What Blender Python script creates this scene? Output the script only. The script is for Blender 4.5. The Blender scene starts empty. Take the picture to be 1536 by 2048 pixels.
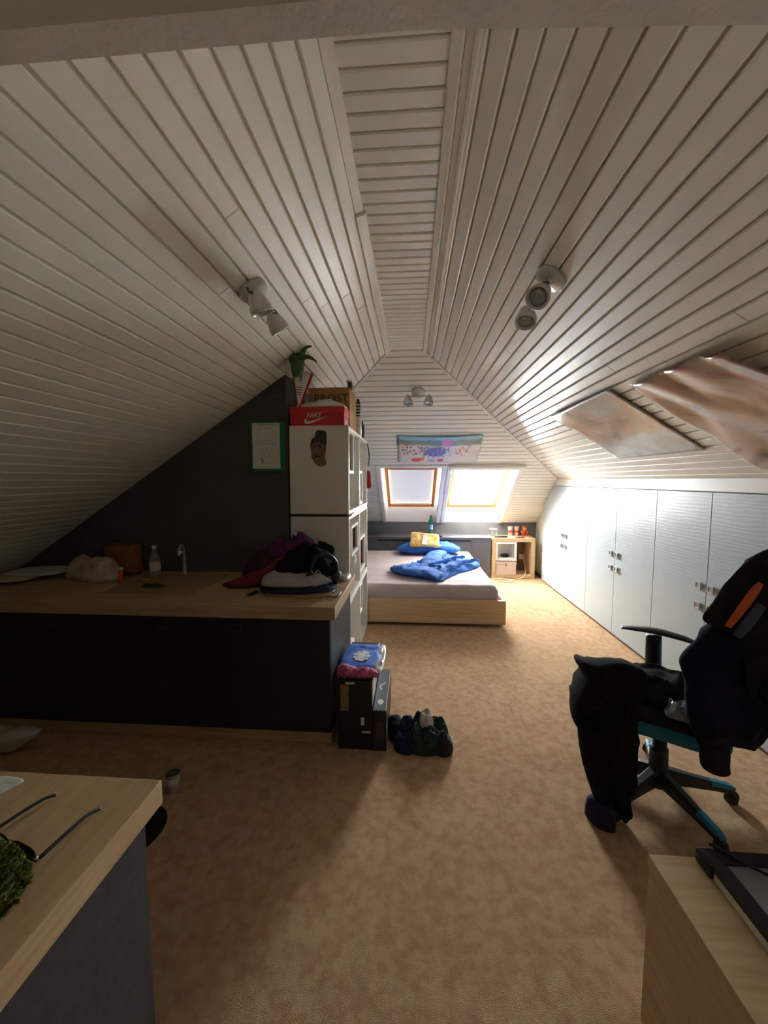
import bpy, bmesh, math, random
from mathutils import Vector, Matrix, noise
V = Vector
R = random.Random(7)
SC = bpy.context.scene
C = SC.collection

# ------------------------------------------------------------------ camera, sky, exposure
cam = bpy.data.objects.new('camera', bpy.data.cameras.new('camera'))
C.objects.link(cam)
cam.data.sensor_fit = 'VERTICAL'
cam.data.sensor_height = 36.0
cam.data.lens = 790.0 / 2048 * 36
cam.data.clip_start = 0.02
_r, _d, _f = V((.99751, .07048, 0)), V((.00569, -.08055, -.99673)), V((-.07025, .99426, -.08075))
cam.matrix_world = Matrix(((_r.x, -_d.x, -_f.x, 0), (_r.y, -_d.y, -_f.y, 0), (_r.z, -_d.z, -_f.z, 1.5), (0, 0, 0, 1)))
SC.camera = cam

world = bpy.data.worlds.new('overcast_sky')
SC.world = world
world.use_nodes = True
bg = world.node_tree.nodes['Background']
bg.inputs[0].default_value = (0.93, 0.97, 1.0, 1)
bg.inputs[1].default_value = 14.0

SC.view_settings.view_transform = 'Standard'
SC.view_settings.look = 'None'
SC.view_settings.gamma = 1
SC.view_settings.use_curve_mapping = False
SC.view_settings.exposure = 3.12
SC.cycles.max_bounces = 14
SC.cycles.diffuse_bounces = 10
SC.cycles.glossy_bounces = 4
SC.cycles.transmission_bounces = 8
SC.cycles.sample_clamp_indirect = 20

# ------------------------------------------------------------------ room numbers (metres)
XL, XR, ZC = -.23, .113, 2.68          # flat strip of the ceiling
SL, SR, SH = .67, .64, .689            # roof pitches left, right, far
YH, YW, ZW = 3.73, 6.43, .82           # hip starts, far wall, its height
XWR, XWL, XP, YP = 1.98, -3.1, -.89, 2.78
YB = -.8
TH = .014
def zl(x): return ZC - (XL - x) * SL
def zr(x): return ZC - (x - XR) * SR
def zh(y): return ZC - (y - YH) * SH

# ------------------------------------------------------------------ materials
def lin(c): return tuple((v / 255 / 12.92 if v / 255 <= .04045 else ((v / 255 + .055) / 1.055) ** 2.4) for v in c)
def mat(name, col, rough=.6, col2=None, scale=8, stretch=(1, 1, 1), bump=0, bscale=60, bstretch=None, metal=0,
        spec=.5, detail=4, trans=0, alpha=1, coat=0, contrast=(.35, .65), vary=0, emis=0):
    m = bpy.data.materials.new(name); m.use_nodes = True
    nt = m.node_tree; b = nt.nodes['Principled BSDF']; L = nt.links
    c1 = lin(col) + (1,)
    b.inputs['Base Color'].default_value = c1
    b.inputs['Roughness'].default_value = rough
    b.inputs['Metallic'].default_value = metal
    b.inputs['Specular IOR Level'].default_value = spec
    b.inputs['Transmission Weight'].default_value = trans
    b.inputs['Alpha'].default_value = alpha
    b.inputs['Coat Weight'].default_value = coat
    tc = nt.nodes.new('ShaderNodeTexCoord')
    def nz(sc, st, det):
        mp = nt.nodes.new('ShaderNodeMapping'); mp.inputs['Scale'].default_value = st
        L.new(tc.outputs['Object'], mp.inputs[0])
        n = nt.nodes.new('ShaderNodeTexNoise'); n.inputs['Scale'].default_value = sc; n.inputs['Detail'].default_value = det
        L.new(mp.outputs[0], n.inputs[0]); return n
    src = None
    if col2:
        n = nz(scale, stretch, detail)
        r = nt.nodes.new('ShaderNodeValToRGB')
        r.color_ramp.elements[0].position, r.color_ramp.elements[1].position = contrast
        r.color_ramp.elements[0].color = c1; r.color_ramp.elements[1].color = lin(col2) + (1,)
        L.new(n.outputs[0], r.inputs[0]); src = r.outputs[0]
    if vary:
        oi = nt.nodes.new('ShaderNodeObjectInfo')
        hs = nt.nodes.new('ShaderNodeHueSaturation')
        mr = nt.nodes.new('ShaderNodeMapRange')
        mr.inputs[3].default_value = 1 - vary; mr.inputs[4].default_value = 1 + vary * .4
        L.new(oi.outputs['Random'], mr.inputs[0]); L.new(mr.outputs[0], hs.inputs['Value'])
        if src: L.new(src, hs.inputs['Color'])
        else: hs.inputs['Color'].default_value = c1
        src = hs.outputs[0]
    if src: L.new(src, b.inputs['Base Color'])
    if bump:
        n2 = nz(bscale, bstretch or (1, 1, 1), 3)
        bp = nt.nodes.new('ShaderNodeBump'); bp.inputs['Strength'].default_value = min(1, bump); bp.inputs['Distance'].default_value = .004 * max(1, bump)
        L.new(n2.outputs[0], bp.inputs['Height']); L.new(bp.outputs[0], b.inputs['Normal'])
    return m

M = {}
M['board'] = mat('painted_board', (239, 236, 223), .36, (243, 240, 228), 3, (1, 1, 1), .12, 30, vary=.035)
M['backing'] = mat('board_groove', (206, 198, 184), .8)
M['trim'] = mat('painted_trim', (234, 228, 216), .4, (238, 232, 221), 5)
M['plaster'] = mat('beam_plaster', (222, 216, 204), .85, (228, 222, 211), 9, bump=.25, bscale=70)
M['darkwall'] = mat('anthracite_wall_paint', (72, 70, 69), .85, (80, 78, 76), 5, bump=.15, bscale=90)
M['backwall'] = mat('grey_beige_wall_paint', (176, 168, 154), .85)
M['wallstrip'] = mat('grey_wall_paint', (104, 106, 110), .8, (114, 116, 119), 4)
M['palewall'] = mat('pale_wall_paint', (208, 216, 205), .8)
M['anthra'] = mat('anthracite_laminate', (92, 95, 103), .38, (100, 103, 110), 4)
M['black_lam'] = mat('black_laminate', (25, 26, 29), .5, (30, 31, 34), 6)
M['oak'] = mat('light_oak_laminate', (212, 186, 148), .42, (194, 164, 124), 5, (9, .7, 9), .08, 40, (12, 1, 12), detail=8)
M['oakx'] = mat('light_oak_laminate_cross', (212, 186, 148), .42, (194, 164, 124), 5, (.7, 9, 9), .08, 40, (1, 12, 12), detail=8)
M['oakw'] = mat('shaded_oak_laminate', (186, 160, 124), .45, (166, 136, 98), 5, (.7, 9, 9), .08, 40, (1, 12, 12), detail=8)  # same light oak, darkened so the worktop's shade is in the colour
M['white_lam'] = mat('white_laminate', (226, 224, 216), .4)
M['cream'] = mat('white_melamine', (220, 216, 208), .42)
M['brown_lam'] = mat('brown_inner_panel', (122, 92, 76), .6)
M['white_gloss'] = mat('white_gloss_paint', (232, 232, 230), .3)
M['pine'] = mat('varnished_pine', (206, 140, 82), .4, (190, 120, 62), 6, (1, 1, 10), detail=6)
M['steel'] = mat('brushed_steel', (190, 185, 182), .3, metal=.9)
M['lampgrey'] = mat('satin_grey_metal', (206, 204, 200), .32, metal=.15)
M['lampdark'] = mat('dark_metal', (70, 66, 62), .4, metal=.5)
M['black'] = mat('black_plastic', (22, 22, 24), .42)
M['rubber'] = mat('dark_rubber', (26, 26, 28), .6)
M['teal'] = mat('teal_fabric', (14, 98, 118), .75, (20, 112, 130), 80)
M['tealpl'] = mat('teal_plastic', (20, 120, 150), .4)
M['blackcloth'] = mat('black_cotton', (20, 18, 20), .95, (28, 26, 27), 30, bump=.5, bscale=120, spec=.15)
M['blackcloth2'] = mat('charcoal_fleece', (30, 29, 28), .95, (38, 36, 34), 25, bump=.5, bscale=120, spec=.15)
M['navycloth'] = mat('navy_cotton', (20, 19, 36), .95, (27, 26, 48), 25, bump=.5, bscale=120, spec=.15)
M['orange'] = mat('orange_trim_fabric', (206, 94, 48), .8)
M['bluegrey'] = mat('blue_grey_fabric', (62, 72, 92), .8)
M['duvet'] = mat('blue_duvet_cotton', (52, 100, 176), .85, (62, 112, 190), 12, bump=.35, bscale=60, spec=.2)
M['sheet'] = mat('grey_mauve_bed_sheet', (186, 174, 178), .9, (194, 183, 186), 6, bump=.3, bscale=30, spec=.2)
M['green'] = mat('green_picture_frame', (16, 104, 52), .5)
M['paper'] = mat('white_paper', (214, 214, 212), .8)
M['graphite'] = mat('pencil_grey', (150, 148, 148), .9)
M['graphite2'] = mat('pencil_dark_grey', (118, 116, 116), .9)
M['skin'] = mat('printed_skin_tone', (128, 92, 80), .5, (104, 72, 62), 25)
M['ink'] = mat('black_ink', (28, 26, 28), .6)
M['cap'] = mat('printed_dark_cap', (48, 42, 42), .5)
M['red'] = mat('red_cardboard', (196, 30, 34), .5)
M['redlt'] = mat('red_cardboard_lid', (206, 38, 40), .5)
M['white'] = mat('white_print', (236, 232, 228), .5)
M['card'] = mat('brown_cardboard', (176, 134, 84), .85, (166, 124, 76), 14)
M['plasticbag'] = mat('crumpled_white_plastic', (214, 212, 208), .25, bump=.9, bscale=22, coat=.3)
M['greybag'] = mat('crumpled_grey_film', (110, 118, 120), .15, bump=.9, bscale=20, coat=.5)
M['leaf'] = mat('green_felt', (58, 92, 52), .8, (78, 104, 62), 14)
M['moss'] = mat('green_moss', (96, 104, 34), .95, (48, 60, 18), 40, bump=1, bscale=90)
M['pennant'] = mat('white_pennant_satin', (226, 222, 218), .5)
M['redcloth2'] = mat('dark_red_fabric', (120, 20, 24), .85, (96, 14, 20), 20, bump=.5)
M['redcloth'] = mat('red_fabric', (178, 22, 30), .8, bump=.3)
M['purple'] = mat('purple_fabric', (92, 28, 98), .85, (62, 18, 72), 30, bump=.6, bscale=70)
M['maroon'] = mat('dark_maroon_fabric', (64, 16, 34), .9, (48, 12, 26), 20, bump=.5)
M['magenta'] = mat('magenta_plush', (158, 60, 110), .9, (214, 120, 160), 60, (1, 1, 1), 1, 120)
M['royal'] = mat('royal_blue_jersey', (40, 104, 214), .6, (52, 120, 226), 18, bump=.3)
M['greysock'] = mat('pale_grey_fabric', (196, 190, 190), .9, bump=.5)
M['greyshirt'] = mat('grey_cotton', (164, 158, 160), .9, bump=.5)
M['navysock'] = mat('navy_knit', (26, 32, 74), .9, (18, 22, 50), 30, bump=.6)
M['greensock'] = mat('dark_green_knit', (32, 66, 46), .9, (24, 40, 34), 24, bump=.6)
M['darksock'] = mat('black_brown_knit', (40, 32, 40), .9, bump=.6)
M['boxblack'] = mat('black_carton', (26, 26, 28), .4)
M['boxgrey'] = mat('grey_gloss_carton', (84, 92, 98), .3)
M['sticker'] = mat('yellowish_label', (150, 132, 92), .7, (120, 102, 70), 60)
M['silver'] = mat('silver_print', (200, 200, 200), .3, metal=.6)
M['bottle'] = mat('green_clear_plastic', (84, 214, 170), .08, trans=.85, spec=.5)
M['clear'] = mat('clear_plastic', (230, 236, 236), .08, trans=.85)
M['label'] = mat('blue_bottle_label', (70, 110, 190), .5, (180, 196, 226), 30)
M['orangebot'] = mat('orange_plastic', (232, 84, 24), .4)
M['brownpot'] = mat('brown_paper', (150, 92, 58), .8, (128, 76, 46), 14, bump=.4)
M['bread'] = mat('printed_food_wrapper', (180, 140, 112), .5, (206, 198, 186), 14, bump=.6, bscale=30)
M['crisp'] = mat('orange_yellow_wrapper', (236, 176, 74), .35, (240, 214, 150), 9, (1, 1, 1), .5, 16, contrast=(.45, .55))
M['cup'] = mat('pinkish_cup', (206, 184, 176), .6)
M['toy'] = mat('orange_vinyl', (226, 104, 50), .45)
M['toyred'] = mat('red_vinyl', (196, 40, 34), .45)
M['socket'] = mat('ivory_socket', (206, 198, 182), .5)
M['cable'] = mat('white_cable', (230, 218, 200), .5)
M['boxlid'] = mat('beige_storage_box', (206, 188, 180), .75)
M['screen'] = mat('grey_glass_screen', (150, 156, 164), .2, coat=.5)
M['speck'] = mat('dark_speckled_panel', (70, 66, 66), .75, (62, 58, 58), 30, bump=.3)
M['soot'] = mat('dull_brown_pad', (150, 124, 92), .8)
M['yellow'] = mat('yellow_plastic', (206, 170, 40), .5)

# carpet: mottled beige, orange brown
m = mat('mottled_beige_carpet', (192, 154, 118), 1.0, (212, 178, 142), 26, (1, 1, 1), 1, 420, detail=12, spec=.1, contrast=(.34, .62))
M['carpet'] = m
nt = m.node_tree
ramp = [n for n in nt.nodes if n.type == 'VALTORGB'][0]
tc = [n for n in nt.nodes if n.type == 'TEX_COORD'][0]
n2 = nt.nodes.new('ShaderNodeTexNoise'); n2.inputs['Scale'].default_value = 7; n2.inputs['Detail'].default_value = 8; n2.inputs['Distortion'].default_value = .25
nt.links.new(tc.outputs['Object'], n2.inputs[0])
rr = nt.nodes.new('ShaderNodeValToRGB'); rr.color_ramp.elements[0].position = .38; rr.color_ramp.elements[1].position = .62
rr.color_ramp.elements[0].color = (.80, .76, .72, 1); rr.color_ramp.elements[1].color = (1, 1, 1, 1)
nt.links.new(n2.outputs[0], rr.inputs[0])
mx = nt.nodes.new('ShaderNodeMixRGB'); mx.blend_type = 'MULTIPLY'; mx.inputs[0].default_value = .35
nt.links.new(ramp.outputs[0], mx.inputs[1]); nt.links.new(rr.outputs[0], mx.inputs[2])
nt.links.new(mx.outputs[0], nt.nodes['Principled BSDF'].inputs['Base Color'])

# wardrobe doors: white with a wavy horizontal relief
m = mat('white_wavy_door_foil', (174, 185, 186), .36)
M['door'] = m
nt = m.node_tree
tc = [n for n in nt.nodes if n.type == 'TEX_COORD'][0]
mp = nt.nodes.new('ShaderNodeMapping'); mp.inputs['Scale'].default_value = (1, .35, 1)
wv = nt.nodes.new('ShaderNodeTexWave'); wv.bands_direction = 'Z'; wv.inputs['Scale'].default_value = 13; wv.inputs['Distortion'].default_value = 5; wv.inputs['Detail'].default_value = 2; wv.inputs['Detail Scale'].default_value = 1.2
bp = nt.nodes.new('ShaderNodeBump'); bp.inputs['Strength'].default_value = .14; bp.inputs['Distance'].default_value = .002
nt.links.new(tc.outputs['Object'], mp.inputs[0]); nt.links.new(mp.outputs[0], wv.inputs[0]); nt.links.new(wv.outputs[1], bp.inputs['Height'])
nt.links.new(bp.outputs[0], nt.nodes['Principled BSDF'].inputs['Normal'])

# window blind: translucent cloth
m = bpy.data.materials.new('translucent_blind_cloth'); m.use_nodes = True; M['blind'] = m
nt = m.node_tree; nt.nodes.remove(nt.nodes['Principled BSDF'])
out = nt.nodes['Material Output']
df = nt.nodes.new('ShaderNodeBsdfDiffuse'); df.inputs[0].default_value = (.62, .65, .68, 1)
tl = nt.nodes.new('ShaderNodeBsdfTranslucent'); tl.inputs[0].default_value = (.5, .53, .56, 1)
ms = nt.nodes.new('ShaderNodeMixShader'); ms.inputs[0].default_value = .010
nt.links.new(df.outputs[0], ms.inputs[1]); nt.links.new(tl.outputs[0], ms.inputs[2]); nt.links.new(ms.outputs[0], out.inputs[0])
# window glass: thin pane
m = bpy.data.materials.new('thin_window_glass'); m.use_nodes = True; M['glass'] = m
nt = m.node_tree; nt.nodes.remove(nt.nodes['Principled BSDF'])
out = nt.nodes['Material Output']
tr = nt.nodes.new('ShaderNodeBsdfTransparent'); tr.inputs[0].default_value = (.94, .96, .96, 1)
gl = nt.nodes.new('ShaderNodeBsdfGlossy'); gl.inputs['Roughness'].default_value = .02
ms = nt.nodes.new('ShaderNodeMixShader'); ms.inputs[0].default_value = .06
nt.links.new(tr.outputs[0], ms.inputs[1]); nt.links.new(gl.outputs[0], ms.inputs[2]); nt.links.new(ms.outputs[0], out.inputs[0])

def art(name, stops, scale=2.5, rough=.22, distort=1.5, vec=(1, 1, 1), bump=.0, seed=0, coat=.3):
    """glossy print: soft patches of several colours"""
    m = bpy.data.materials.new(name); m.use_nodes = True; nt = m.node_tree; b = nt.nodes['Principled BSDF']
    tc = nt.nodes.new('ShaderNodeTexCoord'); mp = nt.nodes.new('ShaderNodeMapping'); mp.inputs['Scale'].default_value = vec; mp.inputs['Location'].default_value = (seed, seed * .7, 0)
    n = nt.nodes.new('ShaderNodeTexNoise'); n.inputs['Scale'].default_value = scale; n.inputs['Distortion'].default_value = distort; n.inputs['Detail'].default_value = 3
    r = nt.nodes.new('ShaderNodeValToRGB')
    while len(r.color_ramp.elements) < len(stops): r.color_ramp.elements.new(.5)
    for e, (p, c) in zip(r.color_ramp.elements, stops): e.position = p; e.color = lin(c) + (1,)
    nt.links.new(tc.outputs['Object'], mp.inputs[0]); nt.links.new(mp.outputs[0], n.inputs[0]); nt.links.new(n.outputs[0], r.inputs[0]); nt.links.new(r.outputs[0], b.inputs['Base Color'])
    b.inputs['Roughness'].default_value = rough; b.inputs['Coat Weight'].default_value = coat; b.inputs['Coat Roughness'].default_value = .15
    return m
M['poster1'] = art('muted_glossy_print', [(.3, (138, 128, 116)), (.42, (190, 166, 152)), (.5, (170, 166, 156)), (.58, (178, 186, 190)), (.7, (196, 192, 190))], 2.4, seed=3, vec=(1, 1, 1))
M['poster2'] = art('pink_dark_glossy_print', [(.30, (52, 50, 46)), (.36, (150, 130, 112)), (.46, (216, 180, 162)), (.56, (206, 188, 180)), (.64, (178, 100, 92)), (.72, (110, 50, 50))], 1.9, seed=11, vec=(1, 1, 1))

# ------------------------------------------------------------------ object helpers
ORIG = {}
def empty(name, loc, rz=0, label=None, cat=None, group=None, kind=None):
    o = bpy.data.objects.new(name, None); o.empty_display_size = .05; C.objects.link(o)
    o.location = loc; o.rotation_euler = (0, 0, rz)
    ORIG[o.name] = V((0, 0, 0)) if rz else V(loc)
    return tag(o, label, cat, group, kind)
def tag(o, label=None, cat=None, group=None, kind=None):
    for k, v in (('label', label), ('category', cat), ('group', group), ('kind', kind)):
        if v: o[k] = v
    return o
def mk(name, verts, faces, m, parent=None, smooth=False, recalc=True, mats=None, fm=None):
    me = bpy.data.meshes.new(name)
    bm = bmesh.new()
    vs = [bm.verts.new(v) for v in verts]
    for i, f in enumerate(faces):
        try:
            F = bm.faces.new([vs[j] for j in f]); F.smooth = smooth
            if fm: F.material_index = fm[i]
        except ValueError: pass
    return fin(name, bm, m, parent, recalc, mats)
def fin(name, bm, m, parent=None, recalc=True, mats=None, smooth=None):
    if recalc: bmesh.ops.recalc_face_normals(bm, faces=bm.faces)
    if smooth is not None:
        for f in bm.faces: f.smooth = smooth
    if parent is not None:
        o0 = ORIG.get(parent.name, V((0, 0, 0)))
    else:
        xs = [v.co for v in bm.verts]
        o0 = V(((min(p.x for p in xs) + max(p.x for p in xs)) / 2, (min(p.y for p in xs) + max(p.y for p in xs)) / 2, min(p.z for p in xs)))
    for v in bm.verts: v.co -= o0
    me = bpy.data.meshes.new(name); bm.to_mesh(me); bm.free()
    for x in (mats or [m]): me.materials.append(x)
    o = bpy.data.objects.new(name, me); C.objects.link(o)
    if parent is not None: o.parent = parent
    else: o.location = o0
    ORIG[o.name] = o0
    return o
def bbox(bm, x0, x1, y0, y1, z0, z1, bev=0, seg=2):
    n = len(bm.verts)
    r = bmesh.ops.create_cube(bm, size=1)
    for v in r['verts']: v.co = V(((x0 + x1) / 2 + v.co.x * (x1 - x0), (y0 + y1) / 2 + v.co.y * (y1 - y0), (z0 + z1) / 2 + v.co.z * (z1 - z0)))
    if bev:
        es = list({e for v in r['verts'] for e in v.link_edges})
        bmesh.ops.bevel(bm, geom=es, offset=bev, segments=seg, affect='EDGES', profile=.5)
def box(name, x0, x1, y0, y1, z0, z1, m, parent=None, bev=.002, seg=2):
    bm = bmesh.new(); bbox(bm, x0, x1, y0, y1, z0, z1, bev, seg); return fin(name, bm, m, parent)
def boxes(name, L, m, parent=None, bev=.002):
    bm = bmesh.new()
    for b in L: bbox(bm, *b, bev, 1)
    return fin(name, bm, m, parent)
def prism(name, pts, d, m, parent=None, bev=0):
    """pts: 3D polygon, d: extrusion vector"""
    n = len(pts); d = V(d)
    vs = [V(p) for p in pts] + [V(p) + d for p in pts]
    fs = [list(range(n)), list(range(n, 2 * n))] + [[i, (i + 1) % n, n + (i + 1) % n, n + i] for i in range(n)]
    if not bev: return mk(name, vs, fs, m, parent)
    bm = bmesh.new(); bv = [bm.verts.new(v) for v in vs]
    for f in fs: bm.faces.new([bv[i] for i in f])
    bmesh.ops.recalc_face_normals(bm, faces=bm.faces)
    bmesh.ops.bevel(bm, geom=list(bm.edges), offset=bev, segments=1, affect='EDGES')
    return fin(name, bm, m, parent)
def cat_rom(pts, n, closed=True):
    out = []; k = len(pts)
    tot = k if closed else k - 1
    for i in range(tot):
        p = [pts[(i + j) % k] if closed else pts[max(0, min(k - 1, i + j))] for j in (-1, 0, 1, 2)]
        for s in range(n):
            t = s / n
            out.append(tuple(.5 * (2 * p[1][a] + (p[2][a] - p[0][a]) * t + (2 * p[0][a] - 5 * p[1][a] + 4 * p[2][a] - p[3][a]) * t * t + (3 * p[1][a] - p[0][a] - 3 * p[2][a] + p[3][a]) * t ** 3) for a in range(len(p[0]))))
    if not closed: out.append(tuple(pts[-1]))
    return out
def rings_mesh(rings, cap=True):
    n = len(rings[0]); vs = [p for r in rings for p in r]; fs = []
    for i in range(len(rings) - 1):
        for j in range(n): fs.append([i * n + j, i * n + (j + 1) % n, (i + 1) * n + (j + 1) % n, (i + 1) * n + j])
    if cap: fs += [list(range(n)), [(len(rings) - 1) * n + j for j in range(n)]]
    return vs, fs
def frame_of(t):
    t = t.normalized(); a = V((0, 0, 1)) if abs(t.z) < .9 else V((1, 0, 0))
    u = t.cross(a).normalized(); return u, u.cross(t).normalized()
def tube(name, pts, r, m, parent=None, n=8, sub=5, rr=None):
    P = [V(p) for p in (cat_rom(pts, sub, False) if sub > 1 else pts)]
    rings = []
    for i, p in enumerate(P):
        t = P[min(i + 1, len(P) - 1)] - P[max(0, i - 1)]
        u, v = frame_of(t)
        if i:
            u = (pu - t.normalized() * pu.dot(t.normalized())).normalized(); v = u.cross(t.normalized())
        pu = u
        q = r if rr is None else rr[0] + (rr[1] - rr[0]) * i / (len(P) - 1)
        rings.append([p + u * math.cos(2 * math.pi * k / n) * q + v * math.sin(2 * math.pi * k / n) * q for k in range(n)])
    vs, fs = rings_mesh(rings)
    return mk(name, vs, fs, m, parent, True)
def lathe(name, prof, c, m, parent=None, axis=(0, 0, 1), n=24, smooth=True, cap=True):
    a = V(axis).normalized(); u, v = frame_of(a); c = V(c)
    rings = [[c + a * h + (u * math.cos(2 * math.pi * k / n) + v * math.sin(2 * math.pi * k / n)) * max(r, .0004) for k in range(n)] for r, h in prof]
    vs, fs = rings_mesh(rings, cap)
    return mk(name, vs, fs, m, parent, smooth)
def fbm(p, f, s=0):
    return noise.noise(V((p.x * f + s, p.y * f + s * 1.7, p.z * f - s))) + .5 * noise.noise(V((p.x * f * 2.3 - s, p.y * f * 2.3, p.z * f * 2.3 + s)))
def puff(name, outline, O, U, W, N, hf, hb, m, parent=None, wr=.01, fr=8, seed=0, nr=9, sub=5, p=2.6, center=None, stretch=(1, 1), flatback=False):
    """soft body inside a closed 2D outline (star-shaped around its centre)"""
    O, U, W, N = V(O), V(U).normalized(), V(W).normalized(), V(N).normalized()
    ol = cat_rom(outline, sub); n = len(ol)
    cx, cy = center or (sum(q[0] for q in ol) / n, sum(q[1] for q in ol) / n)
    vs = []; fs = []
    def layer(sgn, h):
        idx = []
        for i in range(nr + 1):
            t = math.sin(i / nr * math.pi / 2); row = []
            if i == nr and sgn < 0: idx.append(idx0[-1]); continue
            for k, (x, y) in enumerate(ol):
                if i == 0 and k: row.append(row[0]); continue
                px, py = cx + (x - cx) * t, cy + (y - cy) * t
                b = (max(0, 1 - t ** p)) ** .5
                q = O + U * px + W * py
                qs = V((px * stretch[0], py * stretch[1], seed))
                d = fbm(qs, fr, seed)
                ridge = (1 - min(1, abs(noise.noise(V((px * stretch[0] * fr * .8 + .5 * d, py * stretch[1] * fr * .8 + .4 * d, seed + 4.2)))) * 3.2)) ** 1.5 * 2
                amp = wr * (.25 + .75 * b)
                hh = h * b * (1 + .25 * noise.noise(qs * fr * .4)) + (d * amp + ridge * amp * .6) * (1 if not (sgn < 0 and flatback) else 0) * (b > 0)
                vs.append(q + N * sgn * max(hh, 0 if h == 0 else -.002)); row.append(len(vs) - 1)
            idx.append(row)
        for i in range(nr):
            for k in range(n):
                k2 = (k + 1) % n
                f = [idx[i][k], idx[i][k2], idx[i + 1][k2], idx[i + 1][k]]
                g = []
                for a in f:
                    if a not in g: g.append(a)
                if len(g) > 2: fs.append(g)
        return idx
    idx0 = layer(1, hf); layer(-1, hb)
    return mk(name, vs, fs, m, parent, True)
def heap(name, outline, z, h, m, parent=None, **k):
    return puff(name, outline, (0, 0, z), (1, 0, 0), (0, 1, 0), (0, 0, 1), h, 0, m, parent, flatback=True, **k)
def loft(name, secs, m, parent=None, n=20, sub=4, wr=.006, fr=12, seed=0):
    """secs: (centre, half axis a, half axis b)"""
    S = cat_rom([tuple(c) + tuple(a) + tuple(b) for c, a, b in secs], sub, False)
    rings = []
    for s in S:
        c, a, b = V(s[:3]), V(s[3:6]), V(s[6:9])
        ring = []
        for k in range(n):
            t = 2 * math.pi * k / n
            d = (a * math.cos(t) + b * math.sin(t)); q = c + d
            ring.append(q + d.normalized() * wr * fbm(q, fr, seed))
        rings.append(ring)
    vs, fs = rings_mesh(rings)
    return mk(name, vs, fs, m, parent, True)
def text(name, s, size, loc, ux, uy, m, parent, ext=.0006, sx=1, shear=0, align='CENTER'):
    cu = bpy.data.curves.new(name, 'FONT'); cu.body = s; cu.size = size; cu.extrude = ext; cu.align_x = align; cu.align_y = 'CENTER'; cu.shear = shear
    cu.materials.append(m); cu.resolution_u = 2
    tmp = bpy.data.objects.new(name + '_curve', cu); C.objects.link(tmp)
    me = bpy.data.meshes.new_from_object(tmp); bpy.data.objects.remove(tmp)
    o = bpy.data.objects.new(name, me); C.objects.link(o)
    ux, uy = V(ux).normalized(), V(uy).normalized(); uz = ux.cross(uy)
    p0 = ORIG.get(parent.name, V((0, 0, 0)))
    l = V(loc) - p0
    o.parent = parent
    o.matrix_local = Matrix(((ux.x * sx, uy.x, uz.x, l.x), (ux.y * sx, uy.y, uz.y, l.y), (ux.z * sx, uy.z, uz.z, l.z), (0, 0, 0, 1)))
    return o
def flat(name, pts2, O, U, W, N, th, m, parent=None):
    O, U, W, N = V(O), V(U).normalized(), V(W).normalized(), V(N).normalized()
    return prism(name, [O + U * x + W * y for x, y in pts2], N * th, m, parent)

# ================================================================== SETTING
floor = box('floor', -3.3, 2.6, YB, 6.6, -.06, 0, M['carpet'], bev=0); tag(floor, kind='structure')

ceil = empty('ceiling', (0, 0, 0), kind='structure')
nl = V((SL, 0, -1)).normalized(); vl = V((-1, 0, -SL)).normalized()
nr_ = V((-SR, 0, -1)).normalized(); vr = V((1, 0, -SR)).normalized()
vh = V((0, 1, -SH)).normalized(); nh = V((0, -SH, -1)).normalized()
def slab(name, pts, n, off, th, m, parent):
    return prism(name, [V(p) - n * off for p in pts], -n * th, m, parent)
OPEN = [(-.42, .395), (.52, 1.375)]     # window openings in the far slope (x)
YO0, YO1 = 5.205, YW
XBL = -3.15
# sheathing behind the boards
slab('backing', [(XL, YB, ZC), (XL, 6.9, ZC), (XBL, 6.9, zl(XBL)), (XBL, YB, zl(XBL))], nl, TH, .03, M['backing'], ceil)
slab('backing', [(XR, YB, ZC), (XR, 6.9, ZC), (2.35, 6.9, zr(2.35)), (2.35, YB, zr(2.35))], nr_, TH, .03, M['backing'], ceil)
slab('backing', [(XL - .04, YB, ZC), (XR + .04, YB, ZC), (XR + .04, YH + .1, ZC), (XL - .04, YH + .1, ZC)], V((0, 0, -1)), TH, .03, M['backing'], ceil)
def hslab(x0, x1, y0, y1):
    slab('backing', [(x0, y0, zh(y0)), (x1, y0, zh(y0)), (x1, y1, zh(y1)), (x0, y1, zh(y1))], nh, TH, .03, M['backing'], ceil)
hslab(-3.0, 2.3, YH, YO0); hslab(-3.0, OPEN[0][0], YO0, 6.6); hslab(OPEN[0][1], OPEN[1][0], YO0, 6.6); hslab(OPEN[1][1], 2.3, YO0, 6.6)

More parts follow.
